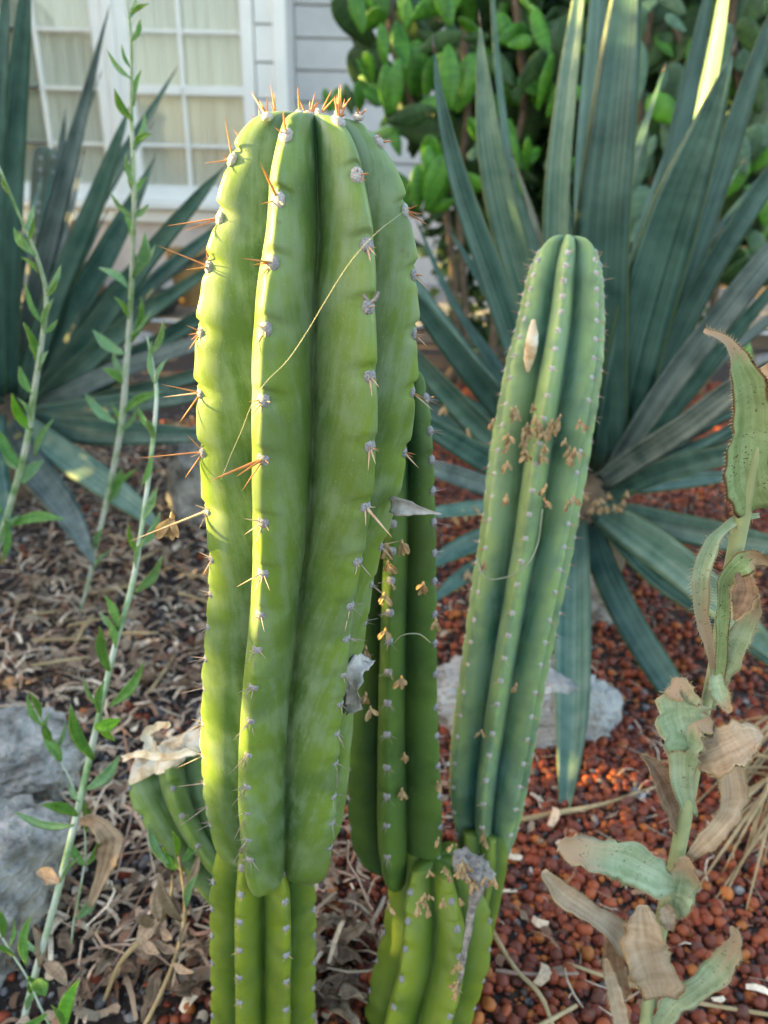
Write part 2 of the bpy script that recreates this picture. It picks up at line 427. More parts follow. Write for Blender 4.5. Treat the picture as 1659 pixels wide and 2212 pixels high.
def redness(x, y):
    # clay pebbles dense on the right, thinning out towards the left
    e = -.12 + .10*noise.noise(Vector((x*2, y*2, 3)))
    return min(1., max(0., (x-e)/.22+.35))
RED = np.array([(.20, .034, .012), (.26, .055, .018), (.13, .026, .014), (.34, .10, .02), (.10, .032, .022)])
GRY = np.array([(.05, .05, .055), (.11, .11, .12), (.20, .19, .19), (.42, .40, .38), (.08, .05, .04)])
def visible(x, y, m=260):
    px, py, d = proj((x, y, 0)); return d > 0 and -m < px < 1659+m and py < 2212+m
def pebbles(name, y0, y1, sp, rlo, rhi, base, seed, lab, thin=1.):
    C, Rr, T = [], [], []
    r = random.Random(seed); y = y0
    while y < y1:
        x = -2.0
        while x < 2.0:
            X = x+r.uniform(-.45, .45)*sp; Yy = y+r.uniform(-.45, .45)*sp; x += sp
            if not visible(X, Yy): continue
            q = redness(X, Yy); red = r.random() < (.10+.80*q)
            keep = (.55+.45*q)*thin
            if r.random() > keep: continue
            rad = (rlo*.62+(rhi*1.06-rlo*.62)*r.random()**.8)*(1 if red else r.uniform(.4, .9))
            C.append((X, Yy, gh(X, Yy)+rad*r.uniform(.1, 1.1)))
            Rr.append(rad)
            c = RED[r.choices(range(5), (4, 3, 4, 1.2, 2))[0]] if red else GRY[r.choices(range(5), (5, 4, 2, .8, 3))[0]]
            T.append(c*r.uniform(.8, 1.35)*1.2)
        y += sp
    return tag(scatter_mesh(name, M['pebbles'], np.array(C), np.array(Rr), base, np.array(T), seed=seed), lab, kind='stuff')
pebbles('gravel', .42, 1.02, .0108, .0045, .0080, ico(2), 11, 'round red brown clay pebbles with a few grey ones around the cactus feet')
pebbles('gravel', .42, 1.02, .0085, .0022, .0048, ico(1), 13, 'fine grit and small chips between the clay pebbles')
pebbles('gravel', 1.02, 3.2, .0150, .005, .0095, ico(1), 12, 'reddish gravel farther back under the agaves')

# litter: straw and broken bits, mostly on the left
def litter(name, n, seed, lab, region, wlo, whi, llo, lhi, cols, pile=.02):
    r = random.Random(seed); V, Fc, T = [], [], []
    k = 0
    while k < n:
        X, Yy = region(r)
        if not visible(X, Yy, 200): continue
        a = r.uniform(0, math.pi*2); L = r.uniform(llo, lhi); wd = r.uniform(wlo, whi)
        p0 = Vector((X, Yy, gh(X, Yy)+r.uniform(.002, pile))); d = Vector((math.cos(a), math.sin(a), r.uniform(-.25, .3)))
        s = d.cross(Vector((0, 0, 1))).normalized(); up = Vector((0, 0, 1)); b0 = len(V)
        bend = r.uniform(-.3, .3)*L
        for i in range(4):
            f = i/3; c = p0+d*(L*f)+s*(bend*math.sin(f*3))+up*(.15*L*math.sin(f*3.1))
            c.z = max(c.z, .003); ww = wd*(.5+.5*math.sin(.5+f*2.2))
            V += [tuple(c+s*ww), tuple(c-s*ww), tuple(c-up*ww*.5)]
        for i in range(3):
            q = b0+i*3; Fc += [(q, q+1, q+4, q+3), (q+1, q+2, q+5, q+4), (q+2, q, q+3, q+5)]
        Fc += [(b0, b0+2, b0+1), (b0+9, b0+10, b0+11)]
        c = Vector(r.choice(cols))*r.choice((r.uniform(.45, .9), r.uniform(1., 1.75))); T += [(*c, 1)]*12; k += 1
    me = bpy.data.meshes.new(name); me.from_pydata(V, [], Fc)
    at = me.attributes.new('tint', 'FLOAT_COLOR', 'POINT'); at.data.foreach_set('color', np.array(T).ravel())
    me.materials.append(M['litter']); o = bpy.data.objects.new(name, me); COL.objects.link(o)
    return tag(o, lab, kind='stuff')
STRAWC = [(.54, .40, .28), (.40, .27, .18), (.68, .55, .41), (.30, .16, .10)]
litter('straw_litter', 4200, 3, 'dry straw and broken plant litter on the soil left of the tall cactus',
       lambda r: (r.uniform(-1.3, .05), .55+1.9*r.random()**1.2), .0008, .0030, .015, .075, STRAWC)
litter('straw_litter', 1100, 4, 'thin dry straw strewn over the red gravel on the right',
       lambda r: (r.uniform(-.1, 1.2), .48+1.6*r.random()), .0004, .0011, .012, .05, STRAWC, .012)
litter('leaf_litter', 1500, 5, 'crumbled tan leaf bits on the soil between the rocks and cacti',
       lambda r: (r.gauss(-.33, .28), r.uniform(.45, 1.7)), .002, .0065, .010, .03, STRAWC, .016)

# ------------------------------------------------------------------ house
WY, RY = 5.0, 5.5      # window wall, recessed wall
def X_at(px, py, Y): return P(px, py, Y).x
def Z_at(px, py, Y): return P(px, py, Y).z
house = empty('house', (-1.2, WY, .085), 'pale house with white paned windows and grey siding behind the left agave', 'house')
ZB = .085
z_sill = Z_at(250, 432, WY)
xpost0, xpost1 = X_at(592, 150, WY), X_at(618, 150, WY)
# stucco base
obj('wall_base', box(-5.5, xpost1, WY, WY+.25, ZB, z_sill-.06), M['stucco'], house, smooth=False)
obj('wall_base', box(xpost1, 1.75, RY, RY+.2, ZB, .66), M['stucco'], house, smooth=False)
obj('wall_base', box(-5.5, xpost1+.01, WY-.03, WY, ZB, ZB+.1, .01), M['concrete'], house, smooth=False)
obj('wall_side', box(xpost1-.12, xpost1-.004, WY+.253, RY+.2, ZB, 3.2), M['siding'], house, smooth=False)
# narrow siding between window frame and corner post
x_fr = X_at(550, 150, WY)
zz = z_sill
bh = Z_at(600, 80, WY)-Z_at(600, 162, WY)
while zz < 3.2:
    obj('siding_board', box(x_fr+.004, xpost0, WY+.02, WY+.05, zz+.004, zz+bh-.006, .004), M['white_paint'], house, smooth=False); zz += bh
obj('wall_core', box(x_fr+.002, xpost1-.002, WY+.052, WY+.25, z_sill-.055, 3.2), M['siding'], house, smooth=False)
obj('corner_post', box(xpost0, xpost1, WY-.02, WY+.05, z_sill-.05, 3.2, .006), M['white_paint'], house, smooth=False)
zz = .66
bh2 = Z_at(700, 80, RY)-Z_at(700, 150, RY)
while zz < 3.2:
    obj('siding_board', box(xpost1, 1.75, RY-.02, RY+.008, zz+.006, zz+bh2-.006, .005), M['siding'], house, smooth=False); zz += bh2
obj('wall_core', box(xpost1, 1.75, RY+.01, RY+.2, .66, 3.2), M['siding'], house, smooth=False)
# ledge under the windows
obj('window_ledge', box(-5.5, xpost1+.02, WY-.10, WY+.02, z_sill-.045, z_sill, .008), M['white_paint'], house, smooth=False)
obj('window_ledge', box(-5.5, xpost1+.01, WY-.05, WY, z_sill-.12, z_sill-.049, .006), M['white_paint'], house, smooth=False)
# windows
def window(x0, x1, cols, rows, zr, mat_rail=None):
    wf = obj('window', [box(x0, x0+.07, WY-.005, WY+.09, z_sill+.002, 2.6, .005), box(x1-.07, x1, WY-.005, WY+.09, z_sill+.002, 2.6, .005),
                        box(x0+.07, x1-.07, WY, WY+.085, z_sill+.002, z_sill+.085, .005), box(x0+.07, x1-.07, WY, WY+.085, 2.52, 2.6, .005)], M['white_paint'], house, smooth=False)
    xs = [x0+.07]+cols+[x1-.07]; zs = [z_sill+.085]+rows+[2.52]
    for c in cols:
        obj('muntin', box(c-.011, c+.011, WY+.022, WY+.06, z_sill+.085, 2.52, .003), M['white_paint'], wf, smooth=False)
    for q in rows:
        t = .024 if (zr and abs(q-zr) < .01) else .009
        for i in range(len(xs)-1):
            a, b_ = xs[i]+(.0125 if i else 0), xs[i+1]-(.0125 if i < len(xs)-2 else 0)
            obj('muntin', box(a, b_, WY+(.0 if t > .02 else .024), WY+.058, q-t, q+t, .003), M['white_paint'], wf, smooth=False)
    for i in range(len(xs)-1):
        for j in range(len(zs)-1):
            obj('pane', box(xs[i]+.012, xs[i+1]-.012, WY+.04, WY+.045, zs[j]+.012, zs[j+1]-.012), M['glass'], wf, smooth=False)
    # curtain: pleated cloth just behind the glass
    n = 160; V, Fc = [], []
    for i in range(n+1):
        x = x0+.03+(x1-x0-.06)*i/n; y = WY+.088+.018*math.sin(i*1.1)+.008*math.sin(i*.37)
        V += [(x, y, z_sill), (x, y, 2.6), (x, y+.004, z_sill), (x, y+.004, 2.6)]
    for i in range(n):
        q = i*4; Fc += [(q, q+4, q+5, q+1), (q+2, q+3, q+7, q+6)]
    obj('curtain', (V, Fc, None), M['curtain'], wf)
    return wf
rowsR = [Z_at(400, 315, WY), Z_at(400, 195, WY), Z_at(400, 67, WY)]
step = rowsR[1]-rowsR[0]
rowsR += [rowsR[2]+step, rowsR[2]+2*step]; rowsR = [r for r in rowsR if r < 2.4]
xa, xb = X_at(262, 200, WY), X_at(551, 200, WY)
window(xa, xb, [X_at(398, 250, WY)], rowsR, rowsR[1])
xm0 = X_at(238, 200, WY)
obj('window_post', box(xm0+.002, xa-.002, WY-.015, WY+.1, z_sill+.001, 3.2, .004), M['white_paint'], house, smooth=False)
xl = X_at(38, 200, WY)-.42
window(xl, xm0, [X_at(88, 200, WY), X_at(-20, 200, WY)], rowsR, None)
window(xl-1.7, xl-.05, [xl-.6, xl-1.1], rowsR, None)
obj('wall_upper', box(-5.5, xpost1, WY+.01, WY+.25, 2.605, 3.2), M['siding'], house, smooth=False)
obj('wall_back', box(-5.5, 1.75, 7.5, 7.6, ZB, 3.2), M['siding'], house, smooth=False)
obj('roof', box(-5.6, 1.9, WY-.06, 7.8, 3.2, 3.32, .02), M['white_paint'], house, smooth=False)

# ------------------------------------------------------------------ pots and things at the wall
def lathe(c, prof, n=24):
    V, Fc = [], []
    for r, z in prof:
        for k in range(n):
            a = 2*math.pi*k/n; V.append((c[0]+r*math.cos(a), c[1]+r*math.sin(a), c[2]+z))
    for i in range(len(prof)-1):
        for k in range(n):
            k2 = (k+1) % n; Fc.append((i*n+k, i*n+k2, (i+1)*n+k2, (i+1)*n+k))
    Fc.append(tuple(range(n))[::-1]); Fc.append(tuple(range((len(prof)-1)*n, len(prof)*n)))
    return (V, Fc, None)
def pot(px, py, Y, r, h, mat, label):
    p = P(px, py, Y); c = (p.x, Y, .086)
    t = empty('plant_pot', c, label, 'plant pot')
    obj('pot_body', lathe(c, [(r*.66, 0), (r*.7, .01), (r*.93, h*.8), (r*.93, h*.82)]), mat, t)
    obj('pot_rim', lathe(c, [(r, h*.825), (r*1.04, h*.84), (r*1.04, h), (r*.95, h), (r*.9, h*.86)]), mat, t)
    obj('potting_soil', lathe(c, [(r*.88, h*.87), (r*.8, h*.89), (.01, h*.9)]), M['soil'], t)
pot(140, 560, 4.55, .13, .42, M['terracotta'], 'tall red brown clay pot behind the left agave fan')
pot(185, 600, 4.3, .11, .22, M['terracotta'], 'smaller dark red clay pot right of the tall one, half hidden by agave leaves')
pot(405, 560, 4.45, .11, .30, M['ochre'], 'ochre yellow pot at the house wall beside the tall cactus')
pot(330, 650, 4.15, .16, .10, M['dark_pot'], 'low black plastic bowl on the pavement')

# ------------------------------------------------------------------ rocks
def rock(name, c, s, mat, label, seed, amp=.25, rz=0., cat='rock'):
    v, f = ico(6); q = v.copy(); out = []
    for p in q:
        P_ = Vector(p); d = 1+amp*noise.noise(P_*1.1+Vector((seed, 0, 0)))+amp*.5*noise.noise(P_*2.7+Vector((0, seed, 0)))+amp*.30*noise.noise(P_*6+Vector((0, 0, seed)))-amp*.5*max(0, .12-abs(noise.noise(P_*2.2+Vector((seed, seed, 0)))))+amp*.20*noise.noise(P_*14)+amp*.12*noise.noise(P_*30)+amp*.07*noise.noise(P_*70)
        # flatten facets a little
        P2 = Vector((math.copysign(abs(P_.x)**.8, P_.x), math.copysign(abs(P_.y)**.8, P_.y), math.copysign(abs(P_.z)**.75, P_.z)))*d
        P2 = Vector((P2.x*s[0], P2.y*s[1], P2.z*s[2])); P2.rotate(Matrix.Rotation(R_(rz), 3, 'Z'))
        out.append(tuple(P2+Vector(c)))
    return tag(obj(name, (out, [tuple(x) for x in f], None), mat, None, loc=(c[0], c[1], 0)), label, cat)
c = G(30, 1690); rock('rock', (c.x-.02, c.y+.0, .025), (.12, .08, .065), M['rock'], 'large pale grey rock at the left edge, upper of the two', 3.3, rz=8)
c = G(10, 1960); rock('rock', (c.x-.035, c.y+.0, .03), (.095, .11, .075), M['rock'], 'darker grey rock at the left edge, in front of the larger pale one', 8.1, rz=-20)
c = G(1150, 1690); rock('rock', (c.x+.0, c.y+.135, .02), (.155, .065, .085), M['rock_white'], 'long white rock lying behind the right cactus', 5.7, amp=.22, rz=-3)
c = G(1285, 1330); rock('rock', (c.x, c.y, .03), (.05, .04, .05), M['rock'], 'small grey rock under the right agave', 1.7)
c = G(425, 1130); rock('rock', (c.x, c.y+.05, .08), (.075, .07, .15), M['rock'], 'dark bluish upright rock left of the tall cactus, behind its spines', 6.9)
c = G(1040, 1990); rock('rock', (c.x+.35, c.y+1.9, .05), (.15, .08, .10), M['rock_white'], 'pale rock on the ground behind the right agave leaves', 2.2)
for k, (px, py, s, lab) in enumerate([(1660, 800, .08, 'white stone at the right edge behind the lowest agave leaves'), (1480, 690, .09, 'pale stone between the right agave leaves and the prickly pear'), (300, 760, .10, 'whitish stone at the edge of the pavement behind the left agave')]):
    c = G(px, py); rock('rock', (c.x, c.y, s*.3), (s, s*.7, s*.6), M['rock_white'], lab, 11+k*3.1)

# ------------------------------------------------------------------ cactus builder
cone_me = {}
def cone_mesh(mat):
    if mat.name in cone_me: return cone_me[mat.name]
    V, Fc = [], []
    prof = [(1.0, 0), (.80, .12), (.62, .45), (.34, .8), (.03, 1.)]
    for i, (r, z) in enumerate(prof):
        for k in range(6):
            a = k*math.pi/3; V.append((r*math.cos(a)+.0, r*math.sin(a), z))
    for i in range(len(prof)-1):
        for k in range(6):
            k2 = (k+1) % 6; Fc.append((i*6+k, i*6+k2, (i+1)*6+k2, (i+1)*6+k))
    me = bpy.data.meshes.new('spine'); me.from_pydata(V, [], Fc); me.shade_smooth(); me.materials.append(mat)
    cone_me[mat.name] = me; return me
def spine(parent, a, b, r, mat):
    a, b = Vector(a), Vector(b); d = b-a
    if d.length < 1e-5: return
    q = d.to_track_quat('Z', 'Y').to_matrix().to_4x4()
    m = Matrix.Translation(a) @ q @ Matrix.Diagonal((r, r, d.length, 1))
    inst('spine', cone_me.get(mat.name) or cone_mesh(mat), m, parent)
def conegeo(a, b, r, k=5):
    a, b = Vector(a), Vector(b); d = b-a; t = d.normalized(); u = t.orthogonal().normalized(); v = t.cross(u)
    V = [tuple(a+(u*math.cos(i*2*math.pi/k)+v*math.sin(i*2*math.pi/k))*r) for i in range(k)]+[tuple(b)]
    return (V, [(i, (i+1) % k, k) for i in range(k)]+[tuple(range(k))[::-1]], None)

def DENT(k): return max(.38, 1.15-.085*k)
class Cactus:
    """ribbed column. prof rows: py, left px, right px, world Y (measured silhouette)"""
    def __init__(s, prof, nribs, phase, d=.34, pexp=.85, nlong=200, per=24, areoles=None, amp=.035, twist=0., table=None):
        s.table = table
        rows = []
        for py, xl_, xr_, Y in prof:
            c = P((xl_+xr_)/2, py, Y); rows.append((c.x, c.y, c.z, (xr_-xl_)/2*depth(c)/F))
        s.s = spline(rows, nlong); s.c = s.s[:, :3]; s.r = np.maximum(s.s[:, 3], .0004)
        s.T = tangents(s.c); s.n = nribs; s.ph = phase; s.d = d; s.p = pexp; s.per = per; s.N = nlong; s.tw = twist
        # average axis direction for stable frames
        s.fr = []
        for i in range(nlong):
            t = Vector(s.c[-1]-s.c[0]).normalized()
            u = (Vector((0, -1, 0))-t*t.dot(Vector((0, -1, 0)))).normalized(); v = t.cross(u)
            if v.x < 0: v = -v
            s.fr.append((u, v))
        s.ar = {}
    def rad(s, i, phi, i_ar=None):
        g = abs(math.cos(s.n*(phi-s.phi0(i))/2))
        return s.r[i]*((1-s.d)+s.d*g**s.p), g
    def phi0(s, i): return R_(s.ph + s.tw*i/(s.N-1))
    def pt(s, i, phi, r): u, v = s.fr[i]; return Vector(s.c[i])+(u*math.cos(phi)+v*math.sin(phi))*r
    def ang(s, k, i):
        if s.table is None: return s.phi0(i)+2*math.pi*k/s.n
        a, b = s.table; f = min(1., max(0., (i/(s.N-1)-.25)/.55)); f = f*f*(3-2*f)
        t = (k//s.n)*360.; kk = k % s.n
        return R_(a[kk]*(1-f)+b[kk]*f+t)
    def crest(s, k):
        return [s.pt(i, s.ang(k, i), s.r[i]) for i in range(s.N)]
    def find(s, k, ys):
        cr = [proj(p)[1] for p in s.crest(k)]; out = []
        for y in ys:
            j = min(range(s.N), key=lambda i: abs(cr[i]-y)); out.append(j)
        return out
    def set_areoles(s, k, idx): s.ar[k % s.n] = idx
    def build(s, amp=.04):
        V, Fc, A = [], [], []; per = s.per; ring = per*s.n
        ln = np.concatenate([[0], np.cumsum(np.linalg.norm(np.diff(s.c, axis=0), axis=1))])
        for i in range(s.N):
            for k in range(s.n):
                idx = s.ar.get(k, [])
                dent = 0.; near = []
                for j in idx:
                    dd = (ln[i]-ln[j])
                    am = DENT(idx.index(j))
                    dent -= am*math.exp(-(dd/.0042)**2)
                    dent += am*.38*math.exp(-((dd+.010)/.009)**2)*(1 if s.c[0][2] > s.c[-1][2] else 0)
                    if abs(dd) < .02: near.append((dd, am))
                for j in range(per):
                    q = -1+2*j/per; phi = s.ang(k, i)+(q*(s.ang(k+1, i)-s.ang(k, i))/2 if q > 0 else q*(s.ang(k, i)-s.ang(k-1, i))/2)
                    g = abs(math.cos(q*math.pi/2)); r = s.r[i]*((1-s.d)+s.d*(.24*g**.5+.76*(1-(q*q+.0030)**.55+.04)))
                    r += amp*s.r[i]*dent*math.exp(-(q/.30)**2)
                    for dd, am in near:
                        r -= .045*am*s.r[i]*math.exp(-((dd+.0062-abs(q)*.010)/.0017)**2)*math.exp(-(q/.26)**2)
                    r += s.r[i]*.012*noise.noise(Vector((q*2+k*7, ln[i]*45, 5)))
                    r += s.r[i]*.006*noise.noise(Vector((phi*3, ln[i]*30, 1)))
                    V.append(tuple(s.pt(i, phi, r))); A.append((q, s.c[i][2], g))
        for i in range(s.N-1):
            for k in range(ring):
                k2 = (k+1) % ring; Fc.append((i*ring+k, i*ring+k2, (i+1)*ring+k2, (i+1)*ring+k))
        for e, i in ((0, 0), (1, s.N-1)):
            V.append(tuple(s.c[i])); A.append((0, s.c[i][2], 0)); ci = len(V)-1
            for k in range(ring):
                k2 = (k+1) % ring; Fc.append((i*ring+k, i*ring+k2, ci) if e else (i*ring+k2, i*ring+k, ci))
        return (V, Fc, A)
pad_me = {}
def areole(parent, p, nrm, r, mat):
    key = mat.name
    if key not in pad_me:
        v, f = ico(3); q = [tuple(Vector(x)*(1+.14*noise.noise(Vector(x)*4)+.06*noise.noise(Vector(x)*11))) for x in v]
        me = bpy.data.meshes.new('areole'); me.from_pydata(q, [], [tuple(t) for t in f]); me.shade_smooth(); me.materials.append(mat); pad_me[key] = me
    q = Vector(nrm).to_track_quat('Z', 'Y').to_matrix().to_4x4()
    m = Matrix.Translation(Vector(p)) @ q @ Matrix.Diagonal((r*.92, r*1.12, r*.62, 1))
    # bake position only; a clean parent for spines
    return inst('areole', pad_me[key], m, parent)
def put_spine(ar_ob, root, a, b, r, mat):
    a, b = Vector(a), Vector(b); d = b-a
    if d.length < 1e-4: return
    q = d.to_track_quat('Z', 'Y').to_matrix().to_4x4()
    m = Matrix.Translation(a-base_of(root)) @ q @ Matrix.Diagonal((r, r, d.length, 1))
    o = bpy.data.objects.new('spine', cone_me.get(mat.name) or cone_mesh(mat)); COL.objects.link(o)
    o.parent = ar_ob; o.matrix_parent_inverse = MLOC[ar_ob.name].inverted(); o.matrix_basis = m
RIBBASE = {}
def arm(cac, root, k, ys, r, mat, style, amp_r=0.955):
    """areoles down rib k at image heights ys; style(n, y, p, nrm, right) -> list of (end point, radius, material)"""
    idx = cac.find(k, ys); cac.set_areoles(k, idx); out = []
    for n_, (j, y) in enumerate(zip(idx, ys)):
        phi = cac.ang(k, j)
        u, v = cac.fr[j]; nrm = (u*math.cos(phi)+v*math.sin(phi)); side = (-u*math.sin(phi)+v*math.cos(phi))
        slope = (cac.r[min(j+2, cac.N-1)]-cac.r[max(j-2, 0)])/max(1e-6, np.linalg.norm(cac.c[min(j+2, cac.N-1)]-cac.c[max(j-2, 0)]))
        ax = Vector(cac.T[j]); n2 = (nrm - ax*slope*.9).normalized()
        p = cac.pt(j, phi, cac.r[j]*amp_r)
        rr = r(n_) if callable(r) else r
        a = areole(root, p, n2, rr, mat(n_) if callable(mat) else mat)
        for e, sr, sm in style(n_, y, p, n2, side):
            put_spine(a, root, p+(Vector(e)-p).normalized()*rr*.3, e, sr, sm)
        out.append((p, n2, side))
    return out
up = Vector((0, 0, 1))
def generic(L, mats, cnt=4, down=.6, seed=0, sr=.00045):
    rr = random.Random(seed)
    def f(n_, y, p, nrm, side):
        out = []
        for q in range(cnt):
            a = rr.uniform(-1, 1); d = nrm*rr.uniform(.4, 1)+side*a-up*rr.uniform(0, 1)*down+up*(.15)
            out.append((p+d.normalized()*L*rr.uniform(.5, 1.2), sr*rr.uniform(.7, 1.2), rr.choice(mats)))
        return out
    return f
def explicit(tbl, fallback, toward=.01, sr=.00068):
    """tbl {y: [(px,py,dY), ...]} with measured spine tips"""
    def f(n_, y, p, nrm, side):
        if y in tbl:
            out = []
            for t in tbl[y]:
                tx, ty = t[0], t[1]; dY = t[2] if len(t) > 2 else -.004
                out.append((P(tx, ty, p.y+dY), (t[3] if len(t) > 3 else sr if y < 1320 else .00055), (t[4] if len(t) > 4 else M['spine_orange'] if y < 1010 else M['spine_tan'] if y < 1320 else M['spine_grey'])))
            return out + fallback(n_, y, p, nrm, side)[:2]
        return fallback(n_, y, p, nrm, side)
    return f

# ---- the tall cactus in front
b0 = Vector((-.09, .47, 0))
c1 = empty('columnar_cactus', b0, 'tallest thick green columnar cactus in front with long orange spines at its top', 'cactus')
YC = .47
prof = [(246, 655, 692, YC), (247.5, 615, 730, YC), (253, 580, 772, YC), (268, 550, 800, YC), (295, 525, 827, YC), (340, 502, 854, YC), (400, 482, 875, YC), (500, 464, 897, YC),
        (620, 438, 904, YC), (750, 427, 903, YC), (850, 428, 898, YC), (1000, 436, 876, YC), (1100, 447, 852, YC), (1200, 455, 823, YC), (1300, 452, 803, YC),
        (1400, 444, 790, YC), (1500, 440, 773, YC), (1600, 438, 765, YC), (1700, 444, 757, YC), (1770, 455, 748, YC), (1818, 468, 735, YC), (1846, 490, 712, YC), (1861, 530, 670, YC), (1865, 585, 615, YC)]
C1 = Cactus(prof, 7, -16, d=.54, pexp=.58, nlong=400, per=34, table=([-16, 34, 86, 138, 190, 242, 293], [-15, 55, 106, 150, 190, 236, 283]))
ry = [345, 470, 575, 715, 852, 975, 1103, 1208, 1283, 1352, 1422, 1488, 1562, 1632, 1690, 1740, 1780]
O_, T_, G_ = M['spine_orange'], M['spine_tan'], M['spine_grey']
g1 = generic(.008, [T_, O_], 3, seed=1); g2 = generic(.013, [G_], 4, seed=2)
def fb(n_, y, p, nrm, side): return (g1 if y < 1150 else g2)(n_, y, p, nrm, side)
amat = lambda n_: M['areole_white'] if n_ < 2 else M['areole']
ar_r = lambda n_: .0040 if n_ < 8 else .0038 if n_ < 11 else .0035
arm(C1, c1, -1, ry, ar_r, amat, explicit({345: [(485, 250), (440, 353), (500, 330)], 470: [(360, 488), (400, 499)], 575: [(335, 528), (400, 583, -.01), (445, 540)], 715: [(402, 702), (408, 755), (412, 735)],
    852: [(348, 830), (352, 858, 0, .0008, T_), (388, 912), (394, 905, -.015)], 975: [(295, 990), (405, 940), (400, 1032)], 1103: [(278, 1170, -.01, .001, T_), (420, 1090), (430, 1142)], 1208: [(438, 1242), (438, 1203)],
    1283: [(438, 1285)], 1352: [(430, 1362)], 1422: [(402, 1432, -.005, .0005, G_)], 1488: [(380, 1500, -.005, .0005, G_)], 1562: [(385, 1590, -.005, .0005, G_)], 1632: [(380, 1660, 0, .0005, G_), (382, 1605, 0, .0005, G_)], 1690: [(378, 1700, 0, .0005, G_)], 1740: [(380, 1790, 0, .0005, G_)]}, fb))
arm(C1, c1, 0, [293, 432, 572, 710, 865, 998, 1130, 1243, 1332, 1408, 1485, 1560, 1632, 1700, 1760, 1815, 1860, 1900], ar_r, amat,
    explicit({293: [(612, 238, -.004, .001), (592, 274)], 432: [(562, 350, -.01, .0011), (563, 441)], 572: [(523, 558, -.012, .001), (546, 572), (556, 606)], 710: [(545, 762), (548, 700)], 865: [(543, 900), (537, 868)],
              998: [(450, 1040, -.02, .0012), (522, 1062, -.01), (510, 1030, -.03, .0009)], 1130: [(525, 1120), (528, 1155), (550, 1178)], 1243: [(511, 1268), (548, 1282), (563, 1262)],
              1332: [(538, 1345), (553, 1378)], 1408: [(545, 1450), (532, 1430)], 1560: [(503, 1600), (548, 1590)], 1632: [(493, 1675), (530, 1672), (520, 1665)], 1700: [(498, 1745), (528, 1735)], 1760: [(505, 1815), (522, 1798)], 1815: [(500, 1870), (530, 1850)]}, fb))
arm(C1, c1, 1, [262, 378, 530, 662, 815, 965, 1097, 1213, 1310, 1383, 1455, 1520, 1585, 1650, 1720, 1780, 1830, 1875], ar_r, amat,
    explicit({262: [(733, 182, 0, .0011), (722, 205, 0, .0009), (752, 216, 0, .0009)], 378: [(798, 374), (790, 391), (772, 362)], 530: [(801, 567, -.01, .0009, T_), (813, 552, -.01, .0008, T_)], 662: [(812, 660, -.01, .0007, T_)],
              815: [(804, 858, -.01, .0009, T_), (819, 836, -.01, .0008, T_)], 965: [(795, 1018, -.01, .0008, T_), (812, 1004, -.01, .0008, T_), (818, 975, -.01, .0006, T_)], 1097: [(848, 1162, -.012, .0012, T_), (790, 1137, -.01, .0007, T_), (812, 1096, 0, .0006, T_)],
              1213: [(768, 1243), (776, 1225)], 1310: [(745, 1365), (752, 1338)], 1455: [(745, 1478)], 1585: [(745, 1620)], 1650: [(730, 1705)], 1720: [(712, 1755)], 1520: [(742, 1548)], 1780: [(708, 1830)]}, fb))
arm(C1, c1, 2, [309, 455, 595, 722, 850, 975, 1085, 1180, 1262, 1340, 1420], ar_r, amat,
    explicit({309: [(820, 284), (853, 304), (812, 296)], 455: [(926, 487, -.006, .0008), (903, 443), (915, 463)], 595: [(928, 628, 0, .0007, T_), (915, 596)], 722: [(922, 748, 0, .0007, T_), (912, 715)], 850: [(935, 886, 0, .0007, T_), (918, 862)],
              975: [(905, 1012, 0, .0008, T_), (900, 982)], 1085: [(925, 1105, 0, .001, T_)], 1180: [(865, 1168), (850, 1210)], 1262: [(835, 1290)], 1340: [(820, 1335)]}, fb))
for k, ys in ((3, [249, 262]), (4, [249, 262]), (5, [249, 275, 330, 400])):
    arm(C1, c1, k, ys, .0034, M['areole_white'], generic(.014, [O_], 3, down=-1.5, seed=k, sr=.0008))
# tip spines
for (ax_, ay, tips) in ((648, 246, [(643, 185), (668, 240)]), (577, 252, [(541, 196), (577, 205), (560, 215)]), (735, 244, [(737, 180), (718, 208), (758, 210)]), (775, 252, [(792, 236), (772, 230)]), (600, 300, [])):
    a_ = areole(c1, P(ax_, ay, YC-.005 if ax_ != 577 else YC-.02), (0, -.3, 1), .0035, M['areole_white'])
    for t in tips: put_spine(a_, c1, P(ax_, ay, YC-.005 if ax_ != 577 else YC-.02), P(t[0], t[1], YC-.01), .0009, O_)
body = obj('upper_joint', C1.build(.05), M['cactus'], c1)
# lower, older joint
prof = [(1790, 475, 655, .475), (1850, 462, 675, .475), (1900, 456, 682, .475), (2000, 455, 684, .475), (2100, 457, 682, .475), (2212, 458, 682, .475), (2330, 470, 680, .475), (2420, 480, 680, .475)]
C1b = Cactus(prof, 7, -18, d=.52, pexp=.75, nlong=120, per=20)
for k in range(-3, 4):
    arm(C1b, c1, k, list(range(1880+(k % 3)*12, 2330, 58)), .0033, M['areole'], generic(.007, [T_, G_], 3, seed=30+k, sr=.0004))
obj('lower_joint', C1b.build(.045), M['cactus_old'], c1)
# scar on the third rib
for (a1, a2) in (((775, 622), (795, 655)), ((795, 655), (818, 630))):
    pa, pb = P(a1[0], a1[1], .4), P(a2[0], a2[1], .4)
    jj = C1.find(1, [645])[0]; yy = C1.pt(jj, C1.ang(1, jj), C1.r[jj]).y+.0015
    pa, pb = P(a1[0], a1[1], yy), P(a2[0], a2[1], yy)
    obj('scar', tube([(*pa, .0008), (*((pa+pb)/2+Vector((.001, 0, -.001))), .0013), (*pb, .0009)], 8, 6), M['scar'], c1)

